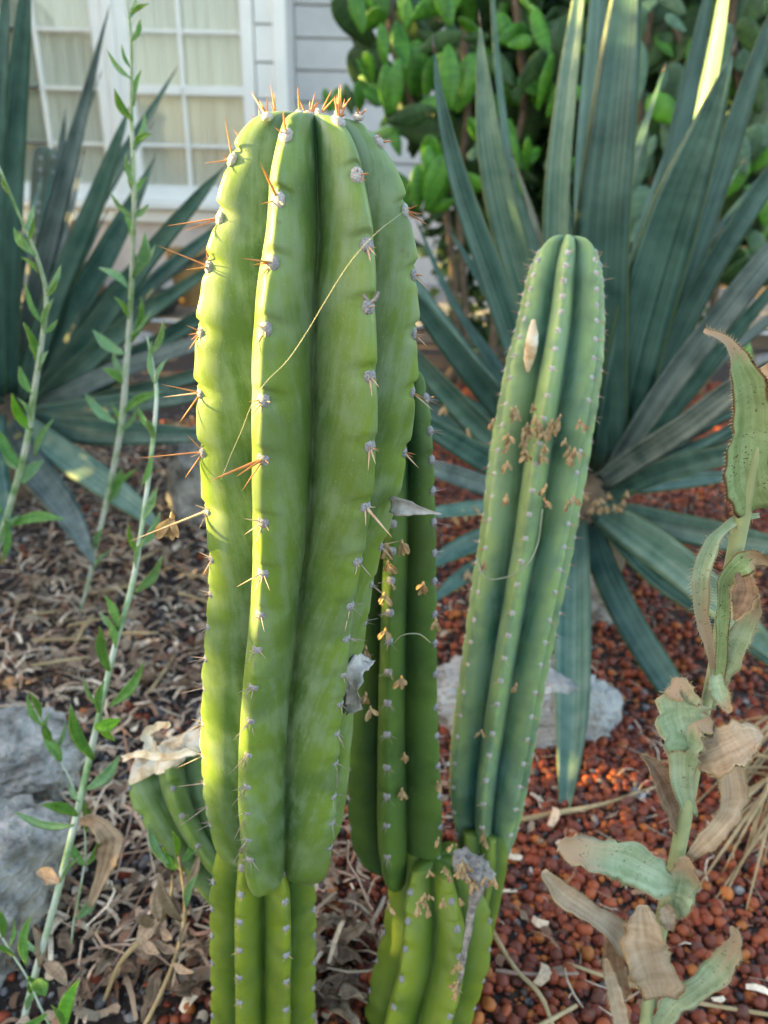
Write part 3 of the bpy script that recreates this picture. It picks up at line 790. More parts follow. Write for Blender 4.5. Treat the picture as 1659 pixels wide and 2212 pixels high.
# ---- dark cactus behind on the right
c2b = Vector((.03, .53, 0))
c2 = empty('columnar_cactus', c2b, 'dark green columnar cactus half hidden right behind the tallest one', 'cactus')
Y2 = .585
prof = [(800, 870, 900, Y2+.02), (806, 845, 915, Y2+.02), (830, 818, 925, Y2+.02), (900, 795, 938, Y2+.015), (1000, 785, 945, Y2+.01), (1150, 778, 950, Y2+.005), (1300, 768, 952, Y2), (1500, 758, 955, Y2), (1650, 752, 962, Y2-.005), (1760, 752, 965, Y2-.01), (1830, 765, 958, Y2-.015), (1870, 790, 940, Y2-.02), (1885, 830, 905, Y2-.02)]
C2 = Cactus(prof, 5, -12, d=.62, pexp=.75, nlong=200, per=24)
for k in range(-2, 3):
    arm(C2, c2, k, [860]+list(range(930, 1860, 66)), .0038, M['areole'], generic(.013, [G_], 4, seed=50+k, sr=.00045))
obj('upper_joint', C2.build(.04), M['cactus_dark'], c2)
prof = [(1850, 868, 1010, .55), (1900, 845, 1040, .545), (1960, 835, 1062, .535), (2050, 822, 1058, .52), (2130, 800, 1035, .51), (2212, 785, 1010, .50), (2320, 765, 985, .495), (2450, 750, 965, .49)]
C2b = Cactus(prof, 6, -42, d=.54, pexp=.72, nlong=120, per=20)
for k in range(-3, 3):
    arm(C2b, c2, k, list(range(1930+(k % 2)*20, 2380, 62)), .0034, M['areole'], generic(.006, [T_, G_], 3, seed=60+k, sr=.0004))
obj('lower_joint', C2b.build(.04), M['cactus_old'], c2)
obj('corky_scar', blade(pxpath([(985, 1835, .50, 16), (1000, 1880, .485, 44), (1030, 1900, .475, 40), (1020, 1960, .475, 20), (1008, 2030, .468, 15), (1000, 2080, .462, 14), (985, 2150, .455, 7)]), 30, 6, .2, -.3, rag=.5, seed=5), M['scar'], c2)
obj('corky_scar', blade(pxpath([(990, 1840, .52, 40), (1030, 1880, .505, 60), (1065, 1905, .50, 34)]), 16, 6, .25, -.4, rag=.5, seed=6), M['scar'], c2)

# ---- leaning cactus on the right
c3 = empty('columnar_cactus', (.16, .60, 0), 'slender blue green columnar cactus leaning away on the right, in front of the agave', 'cactus')
ya, yb = .80, .60
prof = [(511, 1215, 1237, ya), (514, 1198, 1258, ya), (525, 1178, 1280, ya), (550, 1157, 1296, ya), (600, 1135, 1305, ya-.01), (700, 1112, 1308, ya-.02), (800, 1086, 1302, ya-.04), (900, 1068, 1287, ya-.055), (1000, 1050, 1272, ya-.07),
        (1150, 1033, 1245, ya-.10), (1300, 1010, 1215, ya-.12), (1450, 990, 1184, ya-.14), (1600, 970, 1158, ya-.16), (1700, 964, 1140, ya-.175), (1770, 970, 1125, ya-.185), (1830, 985, 1105, ya-.195), (1880, 1010, 1085, yb), (1905, 1030, 1065, yb)]
C3 = Cactus(prof, 7, -14, d=.52, pexp=.7, nlong=220, per=20)
ys3 = [545, 575, 607, 640, 675, 715, 755]+list(range(800, 1860, 52))
for k in range(-3, 4):
    arm(C3, c3, k, [y+(k % 2)*16 for y in ys3], .0031, M['areole_white'], generic(.011, [T_, O_, T_], 2, seed=70+k, sr=.0005))
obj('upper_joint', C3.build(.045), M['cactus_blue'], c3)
prof = [(1790, 985, 1100, .60), (1860, 985, 1095, .585), (1930, 975, 1082, .57), (2030, 960, 1060, .555), (2120, 940, 1040, .54)]
C3b = Cactus(prof, 6, 10, d=.36, pexp=.8, nlong=50, per=16)
obj('lower_joint', C3b.build(.0), M['cactus_old'], c3)
jj = C3.find(0, [735])[0]
yy = C3.pt(jj, C3.phi0(jj), C3.r[jj]).y-.002
obj('dry_scar', blade(pxpath([(1152, 690, yy+.003, 8), (1150, 730, yy, 26), (1143, 775, yy, 24), (1140, 805, yy+.003, 6)]), 16, 5, .12, -.25, rag=.2), M['cut'], c3)

# ---- cut stump on the left
c4 = empty('cactus_stump', (-.20, .58, 0), 'cut off cactus stump with a ragged pale brown top left of the tallest cactus', 'cactus stump')
Y4 = .60
prof = [(1636, 262, 480, .632), (1650, 264, 480, .628), (1700, 283, 482, .612), (1760, 318, 492, .595), (1820, 362, 515, .58), (1900, 430, 560, .56), (2000, 490, 620, .545), (2100, 500, 640, .54)]
C4 = Cactus(prof, 6, -35, d=.55, pexp=.75, nlong=70, per=20)
for k in (-1, 0, 1):
    arm(C4, c4, k, [1705, 1765, 1830, 1890], .0028, M['areole'], generic(.012, [G_], 3, seed=80+k))
obj('stem', C4.build(.05), M['cactus'], c4)
# the cut: dried flesh with a curled rim
geo = []
u, v = C4.fr[0]; axd = -Vector(C4.T[0]).normalized(); cc = Vector(C4.c[0])
V, Fc = [], []; nr, na = 9, 96
for i in range(nr):
    f = i/(nr-1)
    for k in range(na):
        phi = 2*math.pi*k/na; g = abs(math.cos(6*(phi-C4.phi0(0))/2)); rr = C4.r[0]*(.97*((1-.42)+.42*g**.75))*(1-.98*f if i else 1.0)
        nz = noise.noise(Vector((math.cos(phi)*2, math.sin(phi)*2, f*2)))*.5+noise.noise(Vector((math.cos(phi)*6, math.sin(phi)*6, f*5)))*.35
        hgt = .004+(.010*math.sin(min(1, f*3)*math.pi)+.008*nz) if i else -.002
        V.append(tuple(cc+(u*math.cos(phi)+v*math.sin(phi))*rr+axd*hgt))
for i in range(nr-1):
    for k in range(na): Fc.append((i*na+k, i*na+(k+1) % na, (i+1)*na+(k+1) % na, (i+1)*na+k))
obj('cut_face', (V, Fc, None), M['cut'], c4)
obj('dried_flap', blade(pxpath([(330, 1632, .59, 30), (322, 1604, .60, 26), (318, 1584, .605, 22), (345, 1568, .605, 18), (368, 1566, .59, 14)]), 20, 5, .15, .5, rag=.5, seed=3), M['cut'], c4)
obj('dried_flap', blade(pxpath([(265, 1640, .56, 14), (300, 1628, .545, 16), (350, 1635, .54, 18), (430, 1622, .54, 20)]), 20, 5, .2, .5, rag=.6, seed=5), M['cut'], c4)

# ---- small far column behind the left agave
c5 = empty('columnar_cactus', (-1.75, 3.0, 0), 'small dull green cactus column far back behind the left agave leaves', 'cactus')
prof = [(318, 92, 108, 3.0), (322, 82, 120, 3.0), (345, 72, 126, 3.0), (450, 66, 122, 3.0), (600, 60, 116, 2.95), (800, 58, 108, 2.9), (960, 60, 106, 2.85)]
C5 = Cactus(prof, 6, 0, d=.35, nlong=40, per=10)
obj('stem', C5.build(0), M['cactus_far'], c5)
for k in (-1, 0, 1): arm(C5, c5, k, list(range(340, 700, 30)), .006, M['areole'], lambda *a: [])

# ------------------------------------------------------------------ agaves
def agave(name, px, py, Y, label, leaves, core_r, xtra):
    c = P(px, py, Y); root = empty(name, (c.x, c.y, 0), label, 'agave')
    obj('stem', lathe((c.x, c.y, 0), [(core_r*.8, -.02), (core_r, .03), (core_r*.95, c.z*.7), (core_r*.55, c.z+.02), (core_r*.2, c.z+.06)]), M['bark'], root)
    rr = random.Random(int(px)); extra = []
    for k in range(xtra[0]):
        an = R_(rr.uniform(*xtra[1])); L = rr.uniform(*xtra[2])*(1-.25*abs(math.cos(an))); dy = rr.uniform(*xtra[3])*(.5+.5*math.sin(an)); cv = rr.uniform(-.10, .10)
        wd = rr.uniform(.45, .8)*xtra[4]
        rows = []
        for f, ww in ((.05, .6), (.3, 1.), (.55, .95), (.8, .55), (1., .05)):
            a2 = an+cv*f*2; rows.append((px+L*f*math.cos(a2), py-L*f*math.sin(a2)-20, Y+dy*f, wd*ww))
        extra.append((rr.choice(('agave', 'agave', 'agave_pale', 'agave_grey')), rows, dict(roll=rr.uniform(-50, 50), cup=.45, n=18, m=4)))
    for n_, (mk, rows, kw) in enumerate(extra+leaves):
        pts = pxpath(rows)
        kw = dict(kw); kw.setdefault('seed', n_+1); kw.setdefault('thick', .07); kw.setdefault('cup', .28); kw.setdefault('n', 30)
        lf = obj('leaf', blade(pts, **kw), M[mk], root)
        if rows[-1][3] < 12 and -50 < rows[-1][1] < 2300:
            a, b_ = Vector(pts[-2][:3]), Vector(pts[-1][:3]); d = (b_-a).normalized()
            obj('tip_spine', conegeo(b_-d*.004, b_+d*.022, .0022, 8), M['agave_tip'], lf)
    return root
A, Ap, Ag = 'agave', 'agave_pale', 'agave_grey'
YA = 1.5
right = [
 # back ones first
 (A,  [(1265, 1000, YA+.05, 26), (1262, 700, YA+.1, 26), (1275, 400, YA+.12, 24), (1300, 0, YA+.15, 20), (1312, -160, YA+.15, 4)], dict(roll=50)),
 (Ap, [(1240, 1000, YA+.05, 40), (1180, 700, YA+.15, 34), (1110, 420, YA+.25, 22), (1075, 150, YA+.3, 15), (1062, -40, YA+.3, 10), (1058, -120, YA+.3, 3)], dict(roll=20)),
 (Ap, [(1270, 1000, YA, 60), (1262, 700, YA-.02, 58), (1255, 380, YA, 46), (1278, 60, YA+.02, 30), (1290, -100, YA+.04, 16), (1297, -190, YA, 4)], dict(roll=35)),
 (Ap, [(1255, 980, YA-.04, 60), (1215, 700, YA-.1, 64), (1208, 450, YA-.14, 62), (1228, 200, YA-.14, 50), (1252, 0, YA-.12, 30), (1262, -140, YA-.1, 5)], dict(roll=-25, cup=.5)),
 (A,  [(1300, 1000, YA-.02, 110), (1292, 780, YA-.08, 124), (1300, 520, YA-.12, 118), (1325, 260, YA-.12, 100), (1350, 20, YA-.1, 70), (1372, -200, YA-.08, 4)], dict(roll=-6, cup=.22)),
 (Ap, [(1250, 1010, YA, 50), (1190, 800, YA-.06, 60), (1110, 520, YA-.1, 76), (1066, 330, YA-.12, 62), (1047, 170, YA-.12, 34), (1037, 52, YA-.12, 4)], dict(roll=-22, cup=.5)),
 (Ap, [(1245, 1020, YA+.04, 40), (1200, 800, YA+.04, 60), (1160, 620, YA+.06, 56), (1118, 440, YA+.08, 26), (1105, 380, YA+.08, 4)], dict(roll=25, cup=.4)),
 (A,  [(1230, 1020, YA-.06, 50), (1150, 860, YA-.16, 60), (1065, 620, YA-.22, 62), (990, 400, YA-.26, 48), (950, 220, YA-.28, 24), (938, 108, YA-.28, 4)], dict(roll=25, cup=.45)),
 (A,  [(1230, 1040, YA, 30), (1120, 880, YA, 26), (1030, 740, YA, 22), (960, 620, YA, 18), (905, 490, YA, 6)], dict(roll=40)),
 (A,  [(1330, 1010, YA+.02, 60), (1375, 760, YA+.04, 70), (1430, 420, YA+.06, 66), (1490, 150, YA+.08, 48), (1532, -40, YA+.08, 22), (1550, -130, YA+.08, 4)], dict(roll=40, cup=.5)),
 (Ap, [(1370, 900, YA+.16, 60), (1440, 600, YA+.24, 66), (1503, 330, YA+.28, 62), (1545, 130, YA+.28, 50), (1568, -20, YA+.28, 34), (1585, -140, YA+.28, 4)], dict(roll=-50, cup=.2)),
 (A,  [(1320, 1010, YA-.02, 90), (1370, 760, YA-.1, 116), (1450, 480, YA-.15, 112), (1520, 290, YA-.17, 70), (1563, 170, YA-.18, 30), (1583, 112, YA-.18, 4)], dict(roll=8, cup=.2)),
 (A,  [(1380, 900, YA+.06, 50), (1470, 620, YA+.08, 60), (1560, 350, YA+.1, 54), (1640, 110, YA+.1, 34), (1690, -30, YA+.1, 4)], dict(roll=20, cup=.4)),
 (A,  [(1340, 1000, YA-.02, 50), (1430, 790, YA, 56), (1530, 590, YA, 52), (1650, 400, YA, 44), (1760, 250, YA, 6)], dict(roll=18, cup=.4)),
 (Ag, [(1330, 1010, YA-.06, 50), (1430, 850, YA-.1, 60), (1550, 690, YA-.12, 62), (1670, 540, YA-.12, 54), (1800, 400, YA-.1, 6)], dict(roll=20, cup=.4)),
 (A,  [(1350, 1020, YA-.1, 34), (1480, 850, YA-.16, 36), (1600, 700, YA-.2, 34), (1720, 560, YA-.22, 10)], dict(roll=30, cup=.4)),
 (Ag, [(1300, 1040, YA-.08, 44), (1380, 985, YA-.16, 54), (1480, 920, YA-.24, 56), (1600, 830, YA-.3, 50), (1760, 740, YA-.36, 8)], dict(roll=10, cup=.4)),
 (A,  [(1310, 1070, YA-.06, 50), (1400, 1030, YA-.14, 52), (1500, 1000, YA-.2, 48), (1620, 975, YA-.26, 40), (1760, 950, YA-.3, 6)], dict(roll=-10, cup=.4)),
 (A,  [(1310, 1100, YA-.1, 44), (1420, 1130, YA-.2, 60), (1560, 1160, YA-.3, 62), (1700, 1185, YA-.38, 40), (1800, 1200, YA-.4, 6)], dict(roll=-8)),
 (A,  [(1300, 1110, YA-.12, 50), (1420, 1230, YA-.3, 76), (1560, 1330, YA-.42, 70), (1700, 1440, YA-.52, 50), (1800, 1520, YA-.55, 6)], dict(roll=-14)),
 (Ap, [(1290, 1100, YA-.1, 40), (1370, 1150, YA-.25, 74), (1480, 1230, YA-.38, 80), (1600, 1340, YA-.48, 64), (1720, 1460, YA-.54, 8)], dict(roll=8, cup=.35)),
 (A,  [(1275, 1130, YA-.1, 50), (1310, 1240, YA-.26, 60), (1370, 1360, YA-.38, 64), (1440, 1470, YA-.47, 62), (1482, 1535, YA-.5, 36), (1500, 1570, YA-.51, 4)], dict(roll=4, cup=.2)),
 (Ap, [(1240, 1130, YA-.1, 60), (1240, 1260, YA-.33, 76), (1240, 1420, YA-.50, 80), (1238, 1560, YA-.60, 70), (1226, 1700, YA-.68, 38), (1213, 1804, YA-.72, 4)], dict(roll=10, cup=.55)),
 # left-hand leaves seen between the cacti
 (A,  [(1220, 1040, YA-.05, 50), (1100, 900, YA-.1, 56), (1000, 780, YA-.14, 50), (900, 650, YA-.18, 34), (850, 590, YA-.2, 6)], dict(roll=-15, cup=.35)),
 (Ap, [(1210, 1060, YA-.08, 50), (1060, 940, YA-.16, 62), (960, 840, YA-.2, 54), (880, 750, YA-.24, 30), (830, 700, YA-.25, 5)], dict(roll=-25, cup=.35)),
 (A,  [(1210, 1080, YA-.1, 40), (1060, 1000, YA-.24, 54), (960, 940, YA-.3, 48), (860, 880, YA-.34, 30), (800, 850, YA-.36, 5)], dict(roll=-5)),
 (Ag, [(1210, 1090, YA-.1, 40), (1080, 1060, YA-.24, 44), (960, 1020, YA-.34, 40), (860, 990, YA-.4, 8)], dict(roll=10)),
 (Ap, [(1210, 1100, YA-.12, 36), (1080, 1095, YA-.26, 36), (960, 1105, YA-.36, 30), (880, 1115, YA-.42, 6)], dict(roll=20)),
 (A,  [(1215, 1110, YA-.12, 40), (1080, 1150, YA-.3, 50), (980, 1190, YA-.4, 42), (900, 1240, YA-.46, 6)], dict(roll=0)),
 (A,  [(1220, 1120, YA-.12, 36), (1100, 1190, YA-.3, 44), (990, 1250, YA-.42, 36), (920, 1310, YA-.48, 6)], dict(roll=-10)),
]
agave('agave', 1275, 1080, YA, 'big blue green agave rosette filling the right side behind the slender cactus', right, .09, (26, (5, 150), (500, 950), (.1, .6), 62))
YL = 1.9
left = [
 (Ag, [(60, 860, YL+.1, 30), (90, 640, YL+.15, 34), (118, 480, YL+.18, 32), (130, 330, YL+.2, 20), (140, 250, YL+.2, 4)], dict(roll=30)),
 (A,  [(10, 850, YL-.2, 50), (12, 560, YL-.3, 56), (25, 300, YL-.32, 52), (46, 60, YL-.34, 36), (60, -100, YL-.34, 5)], dict(roll=20, cup=.5)),
 (A,  [(-20, 850, YL-.3, 60), (-15, 500, YL-.4, 50), (0, 200, YL-.44, 34), (10, 40, YL-.44, 20), (16, -60, YL-.44, 4)], dict(roll=-10)),
 (Ag, [(20, 860, YL, 40), (75, 620, YL, 50), (125, 420, YL, 46), (180, 220, YL+.02, 26), (215, 90, YL+.02, 10), (232, 30, YL+.02, 3)], dict(roll=28, cup=.5)),
 (A,  [(40, 860, YL, 40), (120, 640, YL, 44), (200, 460, YL, 40), (275, 330, YL, 30), (340, 220, YL, 14), (374, 160, YL, 3)], dict(roll=-30, cup=.4)),
 (Ap, [(40, 870, YL-.05, 50), (110, 640, YL-.08, 58), (190, 450, YL-.1, 50), (250, 300, YL-.12, 24), (276, 240, YL-.12, 4)], dict(roll=34, cup=.6)),
 (A,  [(60, 870, YL, 50), (150, 700, YL-.05, 60), (240, 540, YL-.1, 54), (300, 420, YL-.12, 30), (330, 350, YL-.12, 4)], dict(roll=-30, cup=.4)),
 (Ap, [(60, 880, YL-.06, 50), (190, 720, YL-.1, 56), (310, 560, YL-.14, 46), (420, 430, YL-.16, 30), (480, 365, YL-.16, 4)], dict(roll=25, cup=.5)),
 (A,  [(70, 880, YL-.02, 44), (220, 740, YL, 46), (350, 600, YL, 38), (470, 500, YL, 24), (540, 440, YL, 4)], dict(roll=-30, cup=.5)),
 (Ap, [(70, 890, YL-.08, 50), (180, 780, YL-.16, 56), (300, 680, YL-.2, 44), (420, 600, YL-.22, 24), (480, 560, YL-.22, 4)], dict(roll=25, cup=.5)),
 (A,  [(80, 890, YL-.06, 40), (220, 820, YL-.12, 44), (340, 740, YL-.14, 38), (460, 670, YL-.16, 30), (560, 620, YL-.16, 4)], dict(roll=10, cup=.5)),
 (Ag, [(80, 890, YL-.1, 44), (220, 820, YL-.2, 46), (340, 775, YL-.25, 40), (450, 735, YL-.28, 30), (560, 690, YL-.3, 4)], dict(roll=-30, cup=.5)),
 (Ap, [(80, 900, YL-.1, 40), (220, 860, YL-.22, 44), (340, 830, YL-.28, 38), (450, 800, YL-.3, 30), (560, 780, YL-.3, 4)], dict(roll=30, cup=.5)),
 (A,  [(70, 900, YL-.12, 44), (220, 880, YL-.3, 48), (340, 865, YL-.38, 40), (450, 850, YL-.42, 24), (540, 840, YL-.44, 4)], dict(roll=-15, cup=.3)),
 (A,  [(60, 910, YL-.14, 50), (180, 930, YL-.34, 60), (300, 935, YL-.44, 54), (420, 940, YL-.5, 30), (520, 940, YL-.54, 4)], dict(roll=0, cup=.3)),
 (Ap, [(40, 910, YL-.16, 50), (120, 970, YL-.4, 62), (220, 1040, YL-.55, 62), (300, 1100, YL-.63, 44), (350, 1150, YL-.68, 4)], dict(roll=0, cup=.2)),
 (Ag, [(10, 920, YL-.16, 50), (70, 1010, YL-.44, 70), (140, 1100, YL-.6, 60), (185, 1180, YL-.7, 30), (200, 1220, YL-.74, 4)], dict(roll=0, cup=.2)),
 (A,  [(-20, 900, YL-.2, 60), (-20, 1000, YL-.5, 70), (0, 1100, YL-.66, 54), (20, 1200, YL-.76, 6)], dict(roll=0)),
 (A,  [(-20, 880, YL-.1, 60), (-110, 700, YL-.15, 60), (-180, 400, YL-.2, 50), (-230, 200, YL-.2, 5)], dict(roll=0)),
]
agave('agave', 15, 890, YL, 'grey green agave at the left edge with long narrow leaves before the window', left, .10, (20, (-5, 95), (380, 800), (.05, .5), 44))

# ------------------------------------------------------------------ prickly pears
# far trees: leaf masses
def leafcloud(center, size, n, r, seed, dens=None):
    rr = random.Random(seed); V, Fc = [], []
    k = 0
    while k < n:
        q = Vector((rr.gauss(0, .5), rr.gauss(0, .5), rr.gauss(0, .5)))
        if q.length > 1.1: continue
        p = Vector((center[0]+q.x*size[0], center[1]+q.y*size[1], center[2]+q.z*size[2]))
        if noise.noise(p*1.6+Vector((seed, 0, 0))) < -.18: continue
        if dens and not dens(p, rr): continue
        d = Vector((rr.uniform(-1, 1), rr.uniform(-1, 1), rr.uniform(-1, .6))).normalized(); s = d.orthogonal().normalized(); s.rotate(Matrix.Rotation(rr.uniform(0, 6), 3, d))
        L = r*rr.uniform(.6, 1.3); b0 = len(V); n3 = d.cross(s)
        V += [tuple(p), tuple(p+d*L*.5+s*L*.28), tuple(p+d*L), tuple(p+d*L*.5-s*L*.28), tuple(p+d*L*.5-n3*L*.05)]
        Fc += [(b0, b0+1, b0+4), (b0+1, b0+2, b0+4), (b0+2, b0+3, b0+4), (b0+3, b0, b0+4)]; k += 1
    return (V, Fc, None)
pm = {}
def pad_mesh(kind, mat):
    if (kind, mat) in pm: return pm[(kind, mat)]
    v, f = ico(3); V, A_ = [], []
    asp = {'long': .35, 'oval': .52, 'round': .78}[kind]
    for p in v:
        z = (p[2]+1)/2; tap = .45+.75*z**.7 if kind != 'long' else (.6+.55*math.sin(z*math.pi*.85))
        V.append((p[0]*.5*asp*tap, p[1]*.055*(1+.2*z), z)); A_.append((p[0]*.95, z, 0))
    me = bpy.data.meshes.new('pad'); me.from_pydata(V, [], [tuple(x) for x in f])
    at = me.attributes.new('uvc', 'FLOAT_VECTOR', 'POINT'); at.data.foreach_set('vector', np.array(A_).ravel())
    me.shade_smooth(); me.materials.append(M[mat]); pm[(kind, mat)] = me; return me
def pad(root, base, L, tilt, yaw, kind, mat, fwd=0.):
    m = Matrix.Translation(base) @ Matrix.Rotation(R_(yaw), 4, 'Z') @ Matrix.Rotation(R_(fwd), 4, 'X') @ Matrix.Rotation(R_(tilt), 4, 'Y') @ Matrix.Diagonal((L, L, L, 1))
    return inst('pad', pad_mesh(kind, mat), m, root)
YP = 3.0
pr = random.Random(21)
def pear(label, cx, Yc, padlist, rand, fill, trunkx=None):
    c = P(cx, 600, Yc); root = empty('prickly_pear', (c.x, Yc, 0), label, 'cactus shrub')
    for (px, py, tx, ty, kind, mk, *yw) in padlist:      # base px, tip px
        b_ = P(px, py, Yc+(yw[1] if len(yw) > 1 else pr.uniform(-.15, .1))); t_ = P(tx, ty, b_.y)
        d = t_-b_; L = d.length; tilt = math.degrees(math.atan2(d.x, d.z))
        m = Matrix.Translation(b_) @ Matrix.Rotation(R_(tilt), 4, 'Y') @ Matrix.Rotation(R_(yw[0] if yw else pr.uniform(-25, 25)), 4, 'Z') @ Matrix.Diagonal((L, L, L, 1))
        inst('pad', pad_mesh(kind, mk), m, root)
    for (x0, x1, y0, y1, n_, kinds, mk, lo, hi, dy) in rand:
        for _ in range(n_):
            px, py = pr.uniform(x0, x1), pr.uniform(y0, y1)
            b_ = P(px, py, Yc+dy+pr.uniform(-.12, .25))
            if b_.z < .02: continue
            pad(root, b_, pr.uniform(lo, hi), pr.uniform(-75, 75), pr.uniform(-60, 60), pr.choice(kinds), pr.choice(mk), pr.uniform(-30, 30))
    lo, hi = P(fill[0], 300, Yc+.5).x, P(fill[1], 300, Yc+.5).x
    rr = random.Random(int(cx)); gV = []
    g = leafcloud(((lo+hi)/2, Yc+.5, .95), ((hi-lo)*.62, .22, .95), 5200, .085, cx % 7)
    keep = leafcloud
    tag(obj('inner_foliage', g, M['foliage'], root, smooth=False), kind='stuff')
    # woody stems climbing through the pads
    for tx in (trunkx or []):
        a = P(tx[0], tx[1], Yc+.1); pts = [(a.x, a.y, 0, .022), (a.x+.03, a.y, a.z*.4, .018)]
        for q in tx[2:]:
            p = P(q[0], q[1], Yc+.1); pts.append((p.x, p.y, p.z, .014))
        obj('stem', tube(pts, 20, 8), M['bark'], root)
    return root
L_, Ov, Ro = 'long', 'oval', 'round'
B_ = 'pad'; D_ = 'pad_old'; U_ = 'pad_blue'
padsA = [ (785,75,760,-30,L_,B_),(805,20,775,-80,L_,B_),(835,130,822,50,L_,B_),(826,60,828,-30,L_,B_),(880,60,868,-30,L_,B_),(878,65,880,-10,L_,B_),(965,50,985,-60,Ov,B_,0),
 (975,60,950,-40,Ov,B_,10),(1010,-10,1030,-60,Ov,B_),(840,250,833,135,L_,B_,10),(846,248,862,125,L_,B_,30),(868,225,880,118,L_,B_,50),(890,210,905,85,Ov,B_,30),(905,215,920,115,L_,B_,40),
 (920,215,935,120,L_,B_,20),(975,240,968,95,L_,B_,15),(985,245,1030,115,Ov,B_,25),(960,215,955,100,L_,B_,0),(998,220,1015,130,Ov,B_,-25),(775,245,778,172,Ov,B_,20),(762,250,745,180,L_,D_),
 (1115,105,1075,30,Ov,B_,10),(1095,100,1150,85,Ov,B_,0),(1158,235,1165,120,L_,B_,15),(1162,240,1195,110,L_,B_,50),(1105,355,1100,255,L_,B_,20),(1120,370,1090,275,L_,B_),
 (905,455,900,355,L_,B_,10),(920,455,960,330,L_,B_,20),(930,460,975,350,Ov,B_,30),(940,440,925,310,L_,B_,30),(885,450,860,400,Ov,B_,0),(875,420,905,390,L_,B_),(925,460,985,430,L_,B_),
 (700,238,745,205,Ov,B_,0,.1),(715,245,700,190,L_,B_,0,.1),(722,240,730,190,Ov,B_),(955,90,900,70,L_,D_,0),(905,110,1000,70,L_,D_,10),(1000,85,1060,80,L_,D_),(835,265,940,235,L_,D_,10),(850,275,960,290,Ov,D_,0),
 (830,225,845,205,Ov,D_),(1120,195,1180,110,Ov,D_,30),(1115,190,1060,115,Ov,D_,20),(1050,310,1010,345,Ov,U_),(1130,180,1110,220,Ro,D_),(1020,340,1045,310,Ro,U_)]
pear('bright green prickly pear shrub with many upright young pads behind the tallest cactus', 950, YP, padsA,
     [(800, 1230, -60, 280, 90, [L_, Ov, Ov], [D_, D_, D_, U_], .10, .24, .22), (860, 1240, 260, 480, 45, [L_, Ov], [D_, D_, B_], .10, .22, .25), (1000, 1240, 0, 520, 50, [Ov, Ro], [D_], .14, .26, .45), (770, 1200, -60, 460, 75, [L_, L_, Ov], [B_], .09, .17, .05)], (960, 1260),
     [(980, 600, (960, 430), (900, 250), (850, 100), (840, -60)), (1060, 600, (1070, 430), (1130, 250), (1120, 60), (1100, -80)), (1000, 600, (990, 430), (1010, 250), (1000, 50))])
padsB = [(1370,240,1370,80,Ov,U_,20),(1395,150,1450,70,Ov,D_,0),(1370,420,1390,260,L_,U_,20),(1380,560,1385,400,Ov,U_,0),(1420,210,1440,150,L_,U_),(1400,340,1415,290,L_,U_),(1440,340,1460,230,Ov,U_),
 (1480,240,1580,50,L_,U_,0),(1600,360,1570,270,Ov,B_),(1590,350,1600,290,Ov,U_),(1620,250,1610,180,L_,B_),(1655,490,1650,390,Ov,B_),(1560,430,1600,330,Ro,B_,0),(1400,700,1470,500,Ov,D_),(1540,560,1480,520,Ov,D_),(1360,120,1320,30,Ro,U_),
 (1640,120,1600,40,Ov,D_),(1445,-10,1480,-60,Ro,D_),(1600,60,1650,-10,Ro,D_),(1560,740,1600,640,Ov,U_),(1490,780,1470,700,Ov,D_),(1620,800,1590,720,Ov,B_),(1450,860,1520,800,L_,U_)]
pear('dull green prickly pear with broad old pads at the top right behind the agave', 1480, 2.9, padsB,
     [(1230, 1680, -80, 420, 110, [Ov, Ro, Ro], [D_, D_, D_, U_], .12, .24, .15), (1350, 1680, 380, 640, 55, [Ov, Ro, L_], [D_, D_, B_], .12, .22, .1), (1240, 1680, -60, 620, 55, [L_, Ov], [B_, U_, B_], .08, .16, .0)], (1240, 1700),
     [(1400, 640, (1410, 430), (1380, 250), (1400, 60), (1420, -80)), (1540, 640, (1560, 430), (1600, 250), (1580, 60), (1600, -80)), (1470, 640, (1480, 430), (1500, 250), (1460, 50))])

def tree(x, y, h, size, n, r, seed, label, name='tree', cat='tree'):
    t = empty(name, (x, y, 0), label, cat)
    obj('trunk', tube([(x, y, -.05, .12), (x+.05, y, h*.4, .09), (x-.03, y+.1, h*.8, .05)], 12, 10), M['bark'], t)
    tag(obj('crown', leafcloud((x, y, h), size, n, r, seed), M['foliage'], t, smooth=False), kind='stuff')
tree(2.6, 7.2, 1.9, (1.7, 1.2, 1.9), 9000, .11, 2, 'dark leafy tree beyond the prickly pears at the top right')
tree(4.6, 9.5, 2.2, (2.4, 1.5, 2.6), 8000, .15, 4, 'farther dark tree glimpsed between pads at the right edge')

